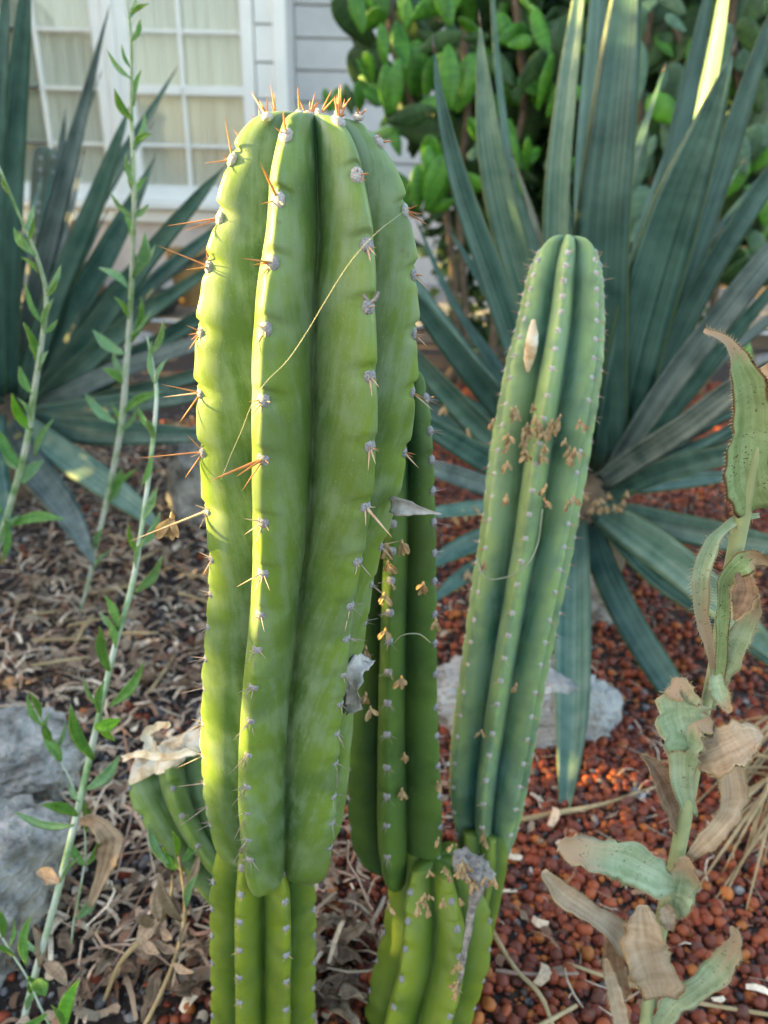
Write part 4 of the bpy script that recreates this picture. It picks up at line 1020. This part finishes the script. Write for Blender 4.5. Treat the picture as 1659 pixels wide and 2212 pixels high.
# leafy screen added at the left, out of view: it keeps the low sun off the ground
def added_sun_screen_h(y):  # top edge stepped to set how high the sun is blocked
    if y < .88: return 1.44
    if y < 1.06: return 1.44+(y-.88)/.18*.5
    if y < 1.75: return 1.95
    if y < 2.25: return 1.88
    return 3.0
hx = -3.3
def hedge():
    rr = random.Random(9); V, Fc = [], []
    t = empty('hedge', (hx, 1.8, 0), 'added leafy screen out of view on the left that blocks the low sun', 'hedge')
    for k in range(30000):
        y = rr.uniform(-1.2, 5.6); H = added_sun_screen_h(y)+.05*noise.noise(Vector((y*4, 0, 0))); z = H*rr.random()**.8
        x = hx+rr.uniform(-.3, .3)
        if .60 < y < .80 and z > 1.13 and rr.random() > .22: continue      # thinned so that dappled sun reaches the tall cactus
        if .66 < y < .76 and .90 < z < 1.02: continue  # gap left for sun on the lower stems
        p = Vector((x, y, z)); d = Vector((rr.uniform(-1, 1), rr.uniform(-1, 1), rr.uniform(-1, .8))).normalized(); s = d.orthogonal().normalized(); L = rr.uniform(.07, .13)
        b0 = len(V); n3 = d.cross(s)
        V += [tuple(p), tuple(p+d*L*.5+s*L*.3), tuple(p+d*L), tuple(p+d*L*.5-s*L*.3), tuple(p+d*L*.5-n3*L*.06)]
        Fc += [(b0, b0+1, b0+4), (b0+1, b0+2, b0+4), (b0+2, b0+3, b0+4), (b0+3, b0, b0+4)]
    tag(obj('foliage', (V, Fc, None), M['foliage'], t, smooth=False), kind='stuff')
    for k in range(9):
        y = -.9+k*.8; obj('trunk', tube([(hx, y, -.03, .03), (hx+.03, y+.05, .5, .025), (hx-.02, y-.04, .8, .015)], 8, 7), M['bark'], t)
hedge()

# ------------------------------------------------------------------ weeds on the left
def lan(parent, bx, by, tx, ty, Y, wpx, mk, seed, dY=0., bend=8, roll=None, name='leaf', nrm=None, dz=None):
    rr = random.Random(seed); mx, my = (bx+tx)/2, (by+ty)/2; L = math.hypot(tx-bx, ty-by)
    nx_, ny_ = -(ty-by)/L, (tx-bx)/L; sgn = rr.choice((-1, 1))
    bb = L*.09*sgn if bend else 0
    rows = [(bx, by, Y, wpx*.25), (bx*.72+tx*.28+nx_*bb*.8, by*.72+ty*.28+ny_*bb*.8, Y+dY*.3, wpx*.85), (mx+nx_*bb, my+ny_*bb, Y+dY*.5, wpx), (bx*.28+tx*.72+nx_*bb*.7, by*.28+ty*.72+ny_*bb*.7, Y+dY*.8, wpx*.72), (tx, ty, Y+dY, wpx*.06)]
    return obj(name, blade(pxpath(rows), 14, 6, .05, .35, rr.uniform(-40, 40) if roll is None else roll, seed=seed, wave=.15), M[mk], parent)
def weed(label, stem, leaves, sp=None, name='weed'):
    a = pxpath(stem); root = empty(name, (a[0][0], a[0][1], 0), label, 'weed')
    kk = 0 if sp else 1
    tb = tube([(x, y, z, wd*(.36 if kk else .5)) for x, y, z, wd in a], 90, 8)
    obj('stem', tb, sp or M['weed_stem'], root)
    if not sp and len(stem) > 9:
        re = random.Random(len(label)); sv = spline([r[:2] for r in stem], 60)
        for i in range(6, 58, 5):
            bx, by = sv[i]; L = re.uniform(45, 85); an = R_(re.choice((re.uniform(45, 75), re.uniform(110, 140))))
            leaves = leaves+[(bx, by, bx+L*math.cos(an), by-L*math.sin(an), re.uniform(10, 17), 'weed_leaf_grey')]
    sy = [s[1] for s in stem]; o = sorted(range(len(stem)), key=lambda i: sy[i])
    for n_, lf in enumerate(leaves):
        bx, by, tx, ty, wd = lf[:5]; mk = lf[5] if len(lf) > 5 else 'weed_leaf'
        Y = float(np.interp(by, [sy[i] for i in o], [stem[i][2] for i in o]))
        lan(root, bx, by, tx, ty, Y-.004, wd, mk, n_+hash(len(label)) % 50, dY=(-.02 if n_ % 2 else .015), name='leaf' if not mk.startswith('dry') else 'dry_leaf')
    return root
g_, k_, d_ = 'weed_leaf', 'weed_leaf_grey', 'dry_leaf'
weed('tall pale weed stem rising before the window mullion, top out of frame', [(170, 1330, 1.28, 8), (190, 1260, 1.25, 12), (205, 1190, 1.22, 13), (230, 1085, 1.2, 16), (262, 920, 1.15, 18), (272, 800, 1.12, 18), (280, 700, 1.1, 16), (287, 550, 1.05, 15), (290, 420, 1.0, 14), (284, 250, .98, 12), (284, 100, .95, 9), (272, -30, .93, 6)],
     [(285,440,318,380,14),(287,260,247,190,18,g_),(290,230,306,150,14),(287,600,312,500,30,k_),(276,622,213,578,20,k_),(283,740,305,640,16,g_),(270,765,200,712,24,k_),(266,830,220,795,18),(252,915,183,848,22,k_),(268,890,348,848,20),
      (284,90,303,40,12),(290,310,328,288,14),(284,150,262,95,10),(283,30,322,8,10),(286,340,300,440,14,k_),(278,690,246,640,12),(262,930,240,870,12),(290,400,270,330,14,k_),(236,1060,262,1010,14,g_),(228,1090,300,1010,14),(285,520,265,455,12),(285,470,322,440,12,k_)])
weed('thin pale weed stem arching in from the left edge', [(-70, 1440, 1.12, 10), (-40, 1300, 1.08, 14), (5, 1150, 1.05, 18), (55, 970, 1.0, 20), (72, 860, .98, 18), (90, 740, .95, 15), (100, 640, .93, 13), (78, 550, .9, 11), (48, 480, .88, 9), (10, 390, .86, 8), (-20, 320, .85, 5)],
     [(62,545,30,490,14),(82,590,45,555,10),(92,700,55,610,14),(85,800,50,695,24),(70,850,42,790,18),(70,930,25,850,22,'weed_bright'),(42,1010,-5,925,32),(75,985,116,905,16,k_),(48,1045,95,995,26,k_),(22,1135,140,1122,26,g_),(5,1110,-15,1010,24),(100,640,125,600,10),(95,720,125,690,10),(10,1120,2,1220,18),(-5,1180,-30,1080,20),(60,520,72,470,12)])
weed('long white and green weed stem crossing the lower left, in front of the grey rocks', [(40, 2240, .50, 22), (52, 2200, .505, 22), (80, 2090, .52, 22), (120, 1945, .54, 22), (160, 1785, .57, 22), (205, 1585, .61, 20), (245, 1410, .65, 18), (285, 1265, .69, 18), (305, 1150, .72, 15), (325, 1000, .76, 14), (338, 860, .79, 12), (330, 790, .81, 10), (318, 728, .82, 5)],
     [(333,830,328,735,14,k_),(326,985,305,1050,14),(304,1180,346,1105,20,k_),(292,1280,350,1200,24,k_),(256,1360,226,1285,24),(236,1450,215,1352,28,g_),(237,1525,312,1430,24,g_),(203,1640,152,1520,28,g_),(187,1705,260,1630,26,k_),(168,1762,88,1738,24,g_),(160,1782,28,1752,22,k_),(214,1540,226,1470,18),
      (212,1560,250,1600,16,'weed_bright'),(205,1570,262,1552,30,'weed_bright'),(330,930,300,880,14),(310,1120,340,1050,14,k_),(130,1905,78,1885,36,d_),(95,2080,145,2130,30,d_),(85,2090,70,2000,26,d_),(300,1200,276,1130,14),(250,1400,228,1330,18)])
weed('thin small weed beside the rocks with narrow green leaves and one curled brown leaf', [(150, 2090, .57, 5), (158, 2000, .58, 6), (170, 1940, .59, 6), (184, 1850, .60, 6), (182, 1770, .61, 5), (178, 1730, .61, 4)],
     [(184,1870,148,1812,18,g_),(188,1868,218,1800,16,g_),(166,1985,208,1918,24,k_),(182,1780,172,1710,14),(186,1800,200,1740,14)])
weed('small weed with dark green leaves over the top of the pale rock', [(170, 1730, .66, 6), (150, 1680, .67, 6), (128, 1640, .68, 5), (100, 1580, .70, 5), (80, 1520, .71, 4)],
     [(132,1645,92,1592,24,g_),(112,1600,92,1560,18,g_),(95,1570,58,1500,18,g_),(88,1550,62,1495,14,g_),(118,1620,140,1560,12,k_),(98,1590,108,1540,12,k_)])
weed('half dry little weed with a bright green top, left of the lower cactus joint', [(300, 2240, .49, 10), (345, 2150, .50, 9), (378, 2070, .515, 9), (398, 1990, .53, 10), (398, 1930, .54, 7), (388, 1860, .55, 6), (380, 1815, .56, 4)],
     [(365,1870,320,1780,20,k_),(382,1850,372,1795,16,'weed_bright'),(378,1880,352,1830,22,'weed_bright'),(402,1960,428,1888,20,k_),(395,1860,422,1812,18,g_),(392,1990,340,1890,24,d_),(385,2060,335,2030,26,d_),(390,2040,410,1990,14,d_),(398,1920,430,1830,16,d_),(372,2080,420,2100,18,d_)], M['straw'])
weed('dry weed stem with bleached curled leaves on the ground left of the cactus foot', [(225, 2160, .52, 8), (260, 2080, .53, 11), (305, 2030, .54, 14), (345, 1990, .55, 12), (370, 1930, .56, 8), (372, 1890, .57, 4)],
     [(300,2040,350,1985,36,d_),(330,2000,290,1985,26,d_),(345,1990,352,1895,32,d_),(345,2010,372,2030,26,d_),(260,2090,215,2130,20,d_),(310,2030,345,2060,24,d_)], M['straw'])
weed('small green weed in the bottom left corner', [(115, 2230, .47, 7), (85, 2170, .48, 7), (58, 2110, .49, 6), (20, 2050, .50, 6), (-15, 1990, .51, 5)],
     [(58,2085,66,1978,26,g_),(72,2120,98,2152,34,g_),(62,2110,92,2150,26,g_),(6,2025,-6,1962,18,g_),(100,2190,-10,2240,24,g_),(30,2065,-20,2040,14,g_),(20,2045,30,1985,10,g_)])
weed('single broad bright green blade at the bottom left beside the small corner weed', [(130, 2260, .47, 8), (138, 2230, .47, 8), (142, 2210, .47, 8)], [(138,2225,172,2115,30,'weed_bright'),(140,2230,110,2170,14,g_)])

# curled brown leaf by the rocks
tag(obj('dry_leaf', blade(pxpath([(165, 1775, .60, 10), (205, 1775, .58, 34), (240, 1810, .575, 52), (235, 1850, .58, 50), (222, 1890, .59, 30), (195, 1960, .585, 12)]), 26, 6, .03, .5, 20, seed=2, rag=.25, wave=.2), M['dry_leaf'], None, loc=P(222, 1890, .59)), 'large curled brown leaf hanging beside the white weed stem', 'dry leaf')
dl = random.Random(31)
dlm = []
for v_ in range(6):
    V, Fc, A_ = blade([(-.5, 0, 0, .05), (-.25, .03*dl.uniform(-1, 1), .05, .30), (0, .06*dl.uniform(-1, 1), .12*dl.random(), .38), (.25, .03, .1*dl.random(), .26), (.5, -.05, .2*dl.random(), .02)], 16, 6, .03, dl.uniform(.3, 1.1), 0, 90*dl.random(), rag=.35, wave=.5, seed=v_+3, normal=(0, 0, 1))
    me = bpy.data.meshes.new('dry_leaf'); me.from_pydata([tuple(x) for x in V], [], Fc); at = me.attributes.new('uvc', 'FLOAT_VECTOR', 'POINT'); at.data.foreach_set('vector', np.array(A_).ravel())
    me.shade_smooth(); me.materials.append(M['dry_leaf'] if v_ % 2 else M['dry_brown']); dlm.append(me)
def dryleaves(n, x0, x1, y0, y1, label, group, lo=.03, hi=.06):
    for _ in range(n):
        c = G(dl.uniform(x0, x1), dl.uniform(y0, y1)); s = dl.uniform(lo, hi)
        m = Matrix.Translation((c.x, c.y, gh(c.x, c.y)+.012+s*.12)) @ Euler((dl.uniform(-.7, .7), dl.uniform(-.7, .7), dl.uniform(0, 6.3))).to_matrix().to_4x4() @ Matrix.Diagonal((s, s, s, 1))
        o = inst('dry_leaf', dl.choice(dlm), m); tag(o, label, 'dry leaf', group)
dryleaves(55, 120, 480, 1180, 1520, 'curled tan dry leaf in the litter left of the tall cactus, behind the stump', 'dry leaves behind the stump')
dryleaves(34, 60, 450, 1900, 2230, 'bleached curled dry leaf on dark soil in the lower left', 'dry leaves in the lower left', .025, .05)
dryleaves(16, 0, 200, 1200, 1500, 'brown dry leaf on the soil above the grey rock', 'dry leaves above the rock')
dryleaves(20, 690, 800, 1900, 2230, 'bleached dry leaf between the feet of the two front cacti', 'dry leaves between the cactus feet', .03, .055)
dryleaves(5, 1080, 1400, 1750, 2000, 'small dry leaf on the red gravel', 'dry leaves on the gravel', .015, .03)

# twigs and straws lying about
def stick(label, rows, mk='twig', h=.012, cat='twig', name='twig'):
    pts = []
    for px, py, wd in rows:
        c = G(px, py, h); pts.append((c.x, c.y, max(h, .006)+gh(c.x, c.y), pxw(c, wd)/2))
    tag(obj(name, tube(pts, 16, 6), M[mk], None, loc=(pts[0][0], pts[0][1], 0)), label, cat)
stick('pale straight stick from the cactus foot across the gravel to the bottom', [(1062, 2010, 12), (1110, 2090, 10), (1165, 2150, 10), (1195, 2225, 9)], 'straw')
stick('grey stick lying level on the gravel right of the cactus foot', [(1070, 2100, 9), (1150, 2105, 8), (1250, 2103, 7)], 'twig')
stick('long tan stalk across the gravel below the thistle, ending at the right edge', [(1225, 2080, 7), (1330, 2115, 9), (1480, 2155, 9), (1680, 2190, 9)], 'straw')
stick('pale thin straw lying behind the agave leaf tip', [(1125, 1775, 12), (1200, 1760, 13), (1300, 1740, 8), (1420, 1700, 4)], 'straw')
stick('short broken stick at the bottom beside the pale straight one', [(1160, 2225, 12), (1245, 2175, 9)], 'straw')
stick('reddish bare twig on dark soil left of the cactus', [(265, 2000, 5), (340, 1960, 7), (405, 1930, 5), (440, 1900, 4)], 'twig', .02)
stick('long arched reddish twig over the litter in the lower left', [(190, 2045, 4), (270, 2040, 6), (330, 2060, 6), (370, 2090, 4)], 'twig', .03)
stick('thin twig rising to the right from the lower left litter', [(170, 2170, 4), (240, 2090, 5), (300, 1990, 5), (345, 1930, 3)], 'twig', .02)
stick('flat brown bark strip at the foot of the tallest cactus', [(380, 2130, 40), (430, 2110, 34), (480, 2100, 26)], 'twig', .012)
stick('orange brown twig leaning from the stump to the soil', [(250, 1900, 4), (275, 1800, 4), (300, 1700, 4)], 'twig', .05)
for k in range(14):
    a = random.Random(k+60); x, y = a.uniform(40, 420), a.uniform(1180, 1520); L = a.uniform(50, 130); an = a.uniform(-.6, 1.2)
    o_ = stick('dry tan stalk in the litter bed behind the stump', [(x, y, 7), (x+L*.5*math.cos(an), y-L*.4*math.sin(an), 7), (x+L*math.cos(an), y-L*.9*math.sin(an), 4)], 'straw', .02+.02*a.random(), 'dry stalk', 'dry_stalk')
for o in COL.objects:
    if o.name.startswith('dry_stalk'): o['group'] = 'dry stalks behind the stump'

# straw tuft at the right edge
tuft = empty('straw_tuft', G(1700, 1640), 'sheaf of pale dry grass blades fanning in from the right edge', 'dry grass')
a = random.Random(77)
for k in range(34):
    sx, sy = a.uniform(1665, 1740), a.uniform(1540, 1700)
    ang = a.uniform(R_(100), R_(200)); L = a.uniform(110, 330)
    if k < 22: ang = a.uniform(R_(100), R_(150))
    ex, ey = sx+L*math.cos(ang), sy+L*math.sin(ang)
    hh = a.uniform(.02, .05)
    c0, c1_, c2_ = G(sx, sy, hh), G((sx+ex)/2, (sy+ey)/2-6, hh*1.1), G(ex, ey, .012)
    obj('blade', tube([(*c0, .0022), (*c1_, .0020), (*c2_, .0008)], 10, 5), M['straw'], tuft)

# ------------------------------------------------------------------ half dry thistle in front right
th = empty('thistle', (P(1395, 2212, .47).x, .47, 0), 'half dry prickly thistle with curled spotted leaves at the right front', 'weed')
YT = .46
stem = [(1375, 2330, .455, 22), (1385, 2270, .46, 24), (1395, 2205, .46, 25), (1405, 2130, .46, 27), (1430, 1990, .46, 30), (1462, 1850, .46, 32), (1490, 1700, .455, 32), (1515, 1570, .45, 26), (1540, 1450, .45, 24), (1565, 1300, .445, 28), (1590, 1180, .44, 34), (1615, 1060, .43, 32), (1632, 990, .422, 18), (1640, 930, .42, 5)]
obj('stem', tube([(x, y, z, wd/2) for x, y, z, wd in pxpath(stem)], 60, 10), M['thistle_stem'], th)
def tleaf(rows, mk, seed, roll=0, roll2=None, cup=.35, prick=1., rag=.25, thick=.04):
    rows = [(a_, b_, c_, d__*1.18) for a_, b_, c_, d__ in rows]; roll *= .6
    pts = pxpath(rows); g = blade(pts, 34, 8, thick, cup, roll, roll2 if roll2 is None else roll2*.7, rag=rag*1.3, wave=.35, seed=seed)
    lf = obj('leaf', g, M[mk], th)
    # marginal prickles
    V = np.array(g[0]); ring = 9+7; n = 34; geo = []; rr = random.Random(seed)
    for i in range(2, n-1):
        for side in (0, 8):
            p = Vector(V[i*ring+side]); q = Vector(V[i*ring+4]); pn = Vector(V[(i+1)*ring+side])
            for f in (0., .5):
                e = p.lerp(pn, f)
                dd = (e-q); dd.normalize(); dd += Vector((rr.uniform(-.4, .4), rr.uniform(-.4, .4), rr.uniform(-.4, .4)))
                geo.append(conegeo(e-dd*.0004, e+dd*rr.uniform(.0012, .0028)*prick, .00022, 4))
    if geo: tag(obj('prickles', geo, M['straw'], lf, smooth=False), kind='stuff')
tg, td, tp = 'thistle_green', 'thistle_dry', 'thistle'
tleaf([(1632, 1100, .43, 70), (1612, 1040, .425, 90), (1615, 950, .42, 84), (1618, 870, .415, 62), (1600, 800, .41, 50), (1568, 738, .41, 22), (1520, 715, .41, 10)], tg, 1, 15, 45, .5)
tleaf([(1655, 1095, .44, 60), (1665, 1000, .44, 80), (1668, 900, .44, 70), (1665, 820, .445, 50), (1650, 790, .45, 14)], tg, 2, -20)
tleaf([(1640, 1112, .44, 8), (1590, 1122, .435, 18), (1540, 1165, .43, 28), (1512, 1240, .43, 30), (1512, 1320, .435, 28), (1530, 1400, .44, 20), (1545, 1470, .45, 10)], tp, 3, -35, cup=.6, prick=1.6)
tleaf([(1550, 1500, .45, 14), (1558, 1380, .44, 24), (1562, 1270, .435, 30), (1590, 1222, .43, 40), (1630, 1205, .43, 40), (1668, 1215, .43, 20)], tg, 4, 25, 60, .5)
tleaf([(1600, 1235, .428, 20), (1610, 1270, .425, 44), (1600, 1310, .425, 30), (1585, 1340, .425, 6)], 'dry_brown', 5, 0)
tleaf([(1530, 1530, .45, 24), (1560, 1440, .445, 46), (1600, 1370, .44, 44), (1625, 1310, .435, 30), (1618, 1262, .43, 10)], tp, 6, 15)
tleaf([(1545, 1440, .45, 16), (1552, 1490, .44, 30), (1566, 1520, .435, 20), (1578, 1540, .43, 4)], tp, 7, 0)
tleaf([(1520, 1600, .45, 40), (1480, 1570, .44, 84), (1470, 1520, .44, 74), (1470, 1490, .44, 50), (1440, 1502, .44, 14)], tp, 8, 10, rag=.5)
tleaf([(1490, 1760, .455, 26), (1475, 1680, .445, 40), (1480, 1600, .44, 60), (1500, 1560, .44, 50), (1540, 1570, .44, 20)], tp, 9, 0)
tleaf([(1500, 1645, .445, 50), (1540, 1630, .435, 74), (1590, 1605, .43, 76), (1625, 1590, .43, 50), (1648, 1590, .43, 6)], td, 10, 0, cup=.2)
tleaf([(1490, 1850, .455, 16), (1530, 1810, .45, 34), (1572, 1760, .45, 44), (1582, 1710, .45, 50), (1570, 1650, .45, 40), (1555, 1620, .45, 8)], td, 11, 35)
tleaf([(1475, 1810, .46, 16), (1455, 1750, .455, 46), (1430, 1690, .45, 36), (1405, 1650, .45, 24), (1383, 1630, .45, 4)], 'dry_brown', 12, 30, cup=.6)
tleaf([(1462, 1915, .45, 16), (1420, 1895, .435, 60), (1360, 1865, .425, 72), (1300, 1848, .42, 62), (1240, 1835, .42, 50), (1208, 1822, .42, 30)], tp, 13, -5, cup=.25)
tleaf([(1410, 2180, .465, 22), (1390, 2090, .46, 34), (1335, 2020, .455, 48), (1270, 1970, .45, 38), (1220, 1935, .45, 40), (1172, 1882, .45, 20)], td, 14, 20, cup=.5)
tleaf([(1425, 2155, .445, 60), (1412, 2110, .435, 84), (1395, 2050, .43, 80), (1388, 2000, .43, 66), (1385, 1955, .43, 20)], td, 15, 0, cup=.18, prick=.6)
tleaf([(1410, 2240, .46, 30), (1450, 2175, .45, 42), (1510, 2130, .445, 46), (1560, 2080, .445, 44), (1585, 2030, .445, 30), (1580, 2000, .445, 6)], tp, 16, 20, cup=.4)
tleaf([(1350, 2250, .46, 26), (1335, 2180, .455, 30), (1320, 2120, .455, 26), (1308, 2070, .455, 6)], td, 17, 20)
tleaf([(1455, 1980, .455, 16), (1470, 1940, .45, 44), (1480, 1890, .445, 50), (1478, 1850, .445, 20)], tp, 18, -10)
tleaf([(1430, 1960, .45, 10), (1440, 1975, .445, 30), (1445, 2010, .44, 10)], td, 19, 0)
tleaf([(1330, 2000, .47, 20), (1325, 2080, .48, 40), (1340, 2130, .49, 30), (1350, 2160, .49, 8)], 'dry_brown', 20, 0)

# ------------------------------------------------------------------ dry flowers, fibre, papery web caught on the spines
def flower(px, py, Y, s, label, seed, group=None, npet=4):
    rr = random.Random(seed); c = P(px, py, Y); t = empty('dry_flower', c, label, 'dry flower', group)
    for k in range(npet):
        a = rr.uniform(R_(-135), R_(-45)); d = Vector((math.cos(a), rr.uniform(-.6, .2), math.sin(a))).normalized(); L = s*rr.uniform(.7, 1.1)
        e = c+d*L; m_ = c+d*L*.55+Vector((0, -.1*L, .1*L))
        obj('petal', blade([(*c, L*.10), (*m_, L*.38), (*(c+d*L*.85), L*.26), (*e, L*.06)], 8, 4, .08, .7, rr.uniform(-40, 40), seed=k), M['petal'], t)
    obj('calyx', tube([(*(c+Vector((0, 0, s*.25))), s*.04), (*c, s*.13), (*(c-Vector((0, 0, s*.1))), s*.08)], 6, 6), M['petal'], t)
flower(372, 1118, .455, .016, 'star shaped tan dry flower stuck on the long spine left of the tallest cactus', 1, npet=6)
flower(868, 1172, .50, .011, 'tan three petalled dry flower hanging right of the papery web', 2)
FL1 = []
for (px, py, q) in ((868, 1465, .54), (838, 1215, .535), (830, 1285, .53), (915, 1262, .545), (833, 1362, .53), (836, 1180, .54), (873, 1630, .54), (868, 1705, .54), (945, 1690, .545), (790, 1400, .51), (790, 1500, .51), (800, 1530, .51), (942, 1340, .55)):
    FL1.append((py, px, q))
ORD = ['topmost', 'second', 'third', 'fourth', 'fifth', 'sixth', 'seventh', 'eighth', 'ninth', 'tenth', 'eleventh', 'twelfth', 'thirteenth', 'fourteenth', 'fifteenth', 'sixteenth', 'seventeenth', 'eighteenth', 'lowest']
for k, (py, px, q) in enumerate(sorted(FL1)):
    flower(px, py, q, .011, ORD[k]+' from the top of the tan flowers caught on the dark cactus', px+py, 'dry flowers on the dark cactus')
fr = random.Random(5)
def c3y(px, py):
    jj = min(range(C3.N), key=lambda i: abs(proj(C3.c[i])[1]-py)); return C3.c[jj][1]-C3.r[jj]*.95
for k in range(26):
    px, py = fr.gauss(1150, 28), fr.gauss(925, 26)
    flower(px, py, c3y(px, py)-.002, fr.uniform(.008, .012), 'tan dry flower in the cluster caught on the middle of the leaning cactus', 200+k, 'dry flower cluster on the leaning cactus', 3)
for k, (py, px) in enumerate(sorted((b, a) for a, b in [(1100, 960), (1098, 940), (1096, 1000), (1095, 1070), (1180, 1050), (1176, 1080), (1065, 910), (1230, 968), (1242, 972), (1232, 985), (1225, 1085), (1240, 1075), (1046, 1215), (1252, 910), (1105, 885), (1115, 1480), (1040, 1580), (1045, 1800), (1048, 1815)])):
    flower(px, py, c3y(px, py)-.004, .011, ('topmost' if not k else 'lowest' if k == 18 else ORD[k])+' from the top of the single tan flowers along the leaning cactus', 300+k, 'dry flowers along the leaning cactus', 3)
for k in range(24):
    px, py = (fr.gauss(985, 30), fr.gauss(1880, 22)) if k < 15 else (fr.gauss(930, 25), fr.gauss(1945, 9))
    flower(px, py, .475 if k < 15 else .47, fr.uniform(.007, .010), 'tan dry flower heaped on the corky joint of the cactus foot', 400+k, 'dry flowers heaped on the cactus foot', 3)
for k in range(5):
    flower(fr.gauss(990, 8), fr.gauss(2105, 16), .448, .009, 'tan dry flower stuck on the scar low on the cactus foot', 450+k, 'dry flowers low on the cactus foot', 3)
for k in range(12):
    px, py = fr.uniform(1265, 1360), fr.uniform(1020, 1110)
    flower(px, py, YA-.2, .014, 'tan dry flower fallen into the heart of the right agave', 470+k, 'dry flowers in the agave heart', 3)

for k, (px, py, q) in enumerate([(1000, 1105, .30), (1025, 1098, .28), (985, 1112, .3), (1000, 1165, .33), (1030, 1150, .3), (985, 1180, .34), (1010, 1235, .38), (990, 1255, .38), (1025, 1230, .36), (960, 880, .18), (1010, 930, .2)]):
    flower(px, py, YA-q-.03, .018, 'tan dry flower lying on an agave leaf between the dark and the leaning cactus', 500+k, 'dry flowers on the agave leaves', 3)
def thread(label, pts, r, name='fibre', mk='thread', cat='fibre'):
    w_ = [(*P(a_, b_, q), r) for a_, b_, q in pts]
    tag(obj(name, tube(w_, 60, 5), M[mk], None, loc=P(*pts[0])), label, cat)
thread('long thin dry fibre slung across the front of the tallest cactus', [(885, 448, .455), (855, 470, .425), (820, 497, .405), (778, 540, .392), (740, 590, .39), (700, 655, .395), (660, 722, .395), (620, 780, .39), (575, 825, .385), (545, 872, .385), (522, 930, .395), (500, 980, .40), (478, 1035, .40)], .00016)
thread('curved thin fibre hanging on the leaning cactus', [(1028, 1200, .64), (1045, 1245, .62), (1080, 1250, .61), (1130, 1228, .605), (1160, 1180, .61), (1172, 1100, .62)], .0007)
thread('thin brown tendril hanging between the tallest cactus and the dark one', [(752, 1815, .50), (752, 1860, .50), (775, 1900, .50), (790, 1940, .505), (805, 1965, .51)], .0012, mk='twig', cat='tendril', name='tendril')
thread('short bent fibre across the dark cactus', [(850, 1390, .52), (870, 1372, .515), (905, 1370, .52), (930, 1388, .53)], .0004)
tag(obj('papery_web', blade(pxpath([(845, 1088, .455, 34), (865, 1092, .45, 44), (900, 1100, .448, 24), (930, 1106, .447, 10), (955, 1110, .446, 3)]), 18, 6, .12, .5, 20, rag=.3, seed=2), M['web'], None, loc=P(845, 1088, .455)), 'pale papery wedge of matted web at the right side of the tallest cactus', 'web')
hk = P(770, 1480, .475)
husk = empty('dried_husk', hk, 'crumpled silvery dried husk wedged between the tallest cactus and the dark one', 'husk')
obj('husk_flap', blade(pxpath([(800, 1425, .49, 18), (775, 1440, .47, 42), (760, 1480, .465, 40), (765, 1520, .47, 36), (748, 1535, .475, 16)]), 22, 6, .1, .5, 15, rag=.5, wave=.6, seed=3), M['web'], husk)
obj('husk_flap', blade(pxpath([(745, 1435, .475, 12), (748, 1470, .47, 26), (745, 1510, .47, 20), (742, 1540, .475, 8)]), 16, 6, .1, .5, 30, rag=.5, wave=.5, seed=8), M['scar'], husk)

print('objects', len(bpy.data.objects), 'tris', sum(len(m.polygons) for m in bpy.data.meshes))
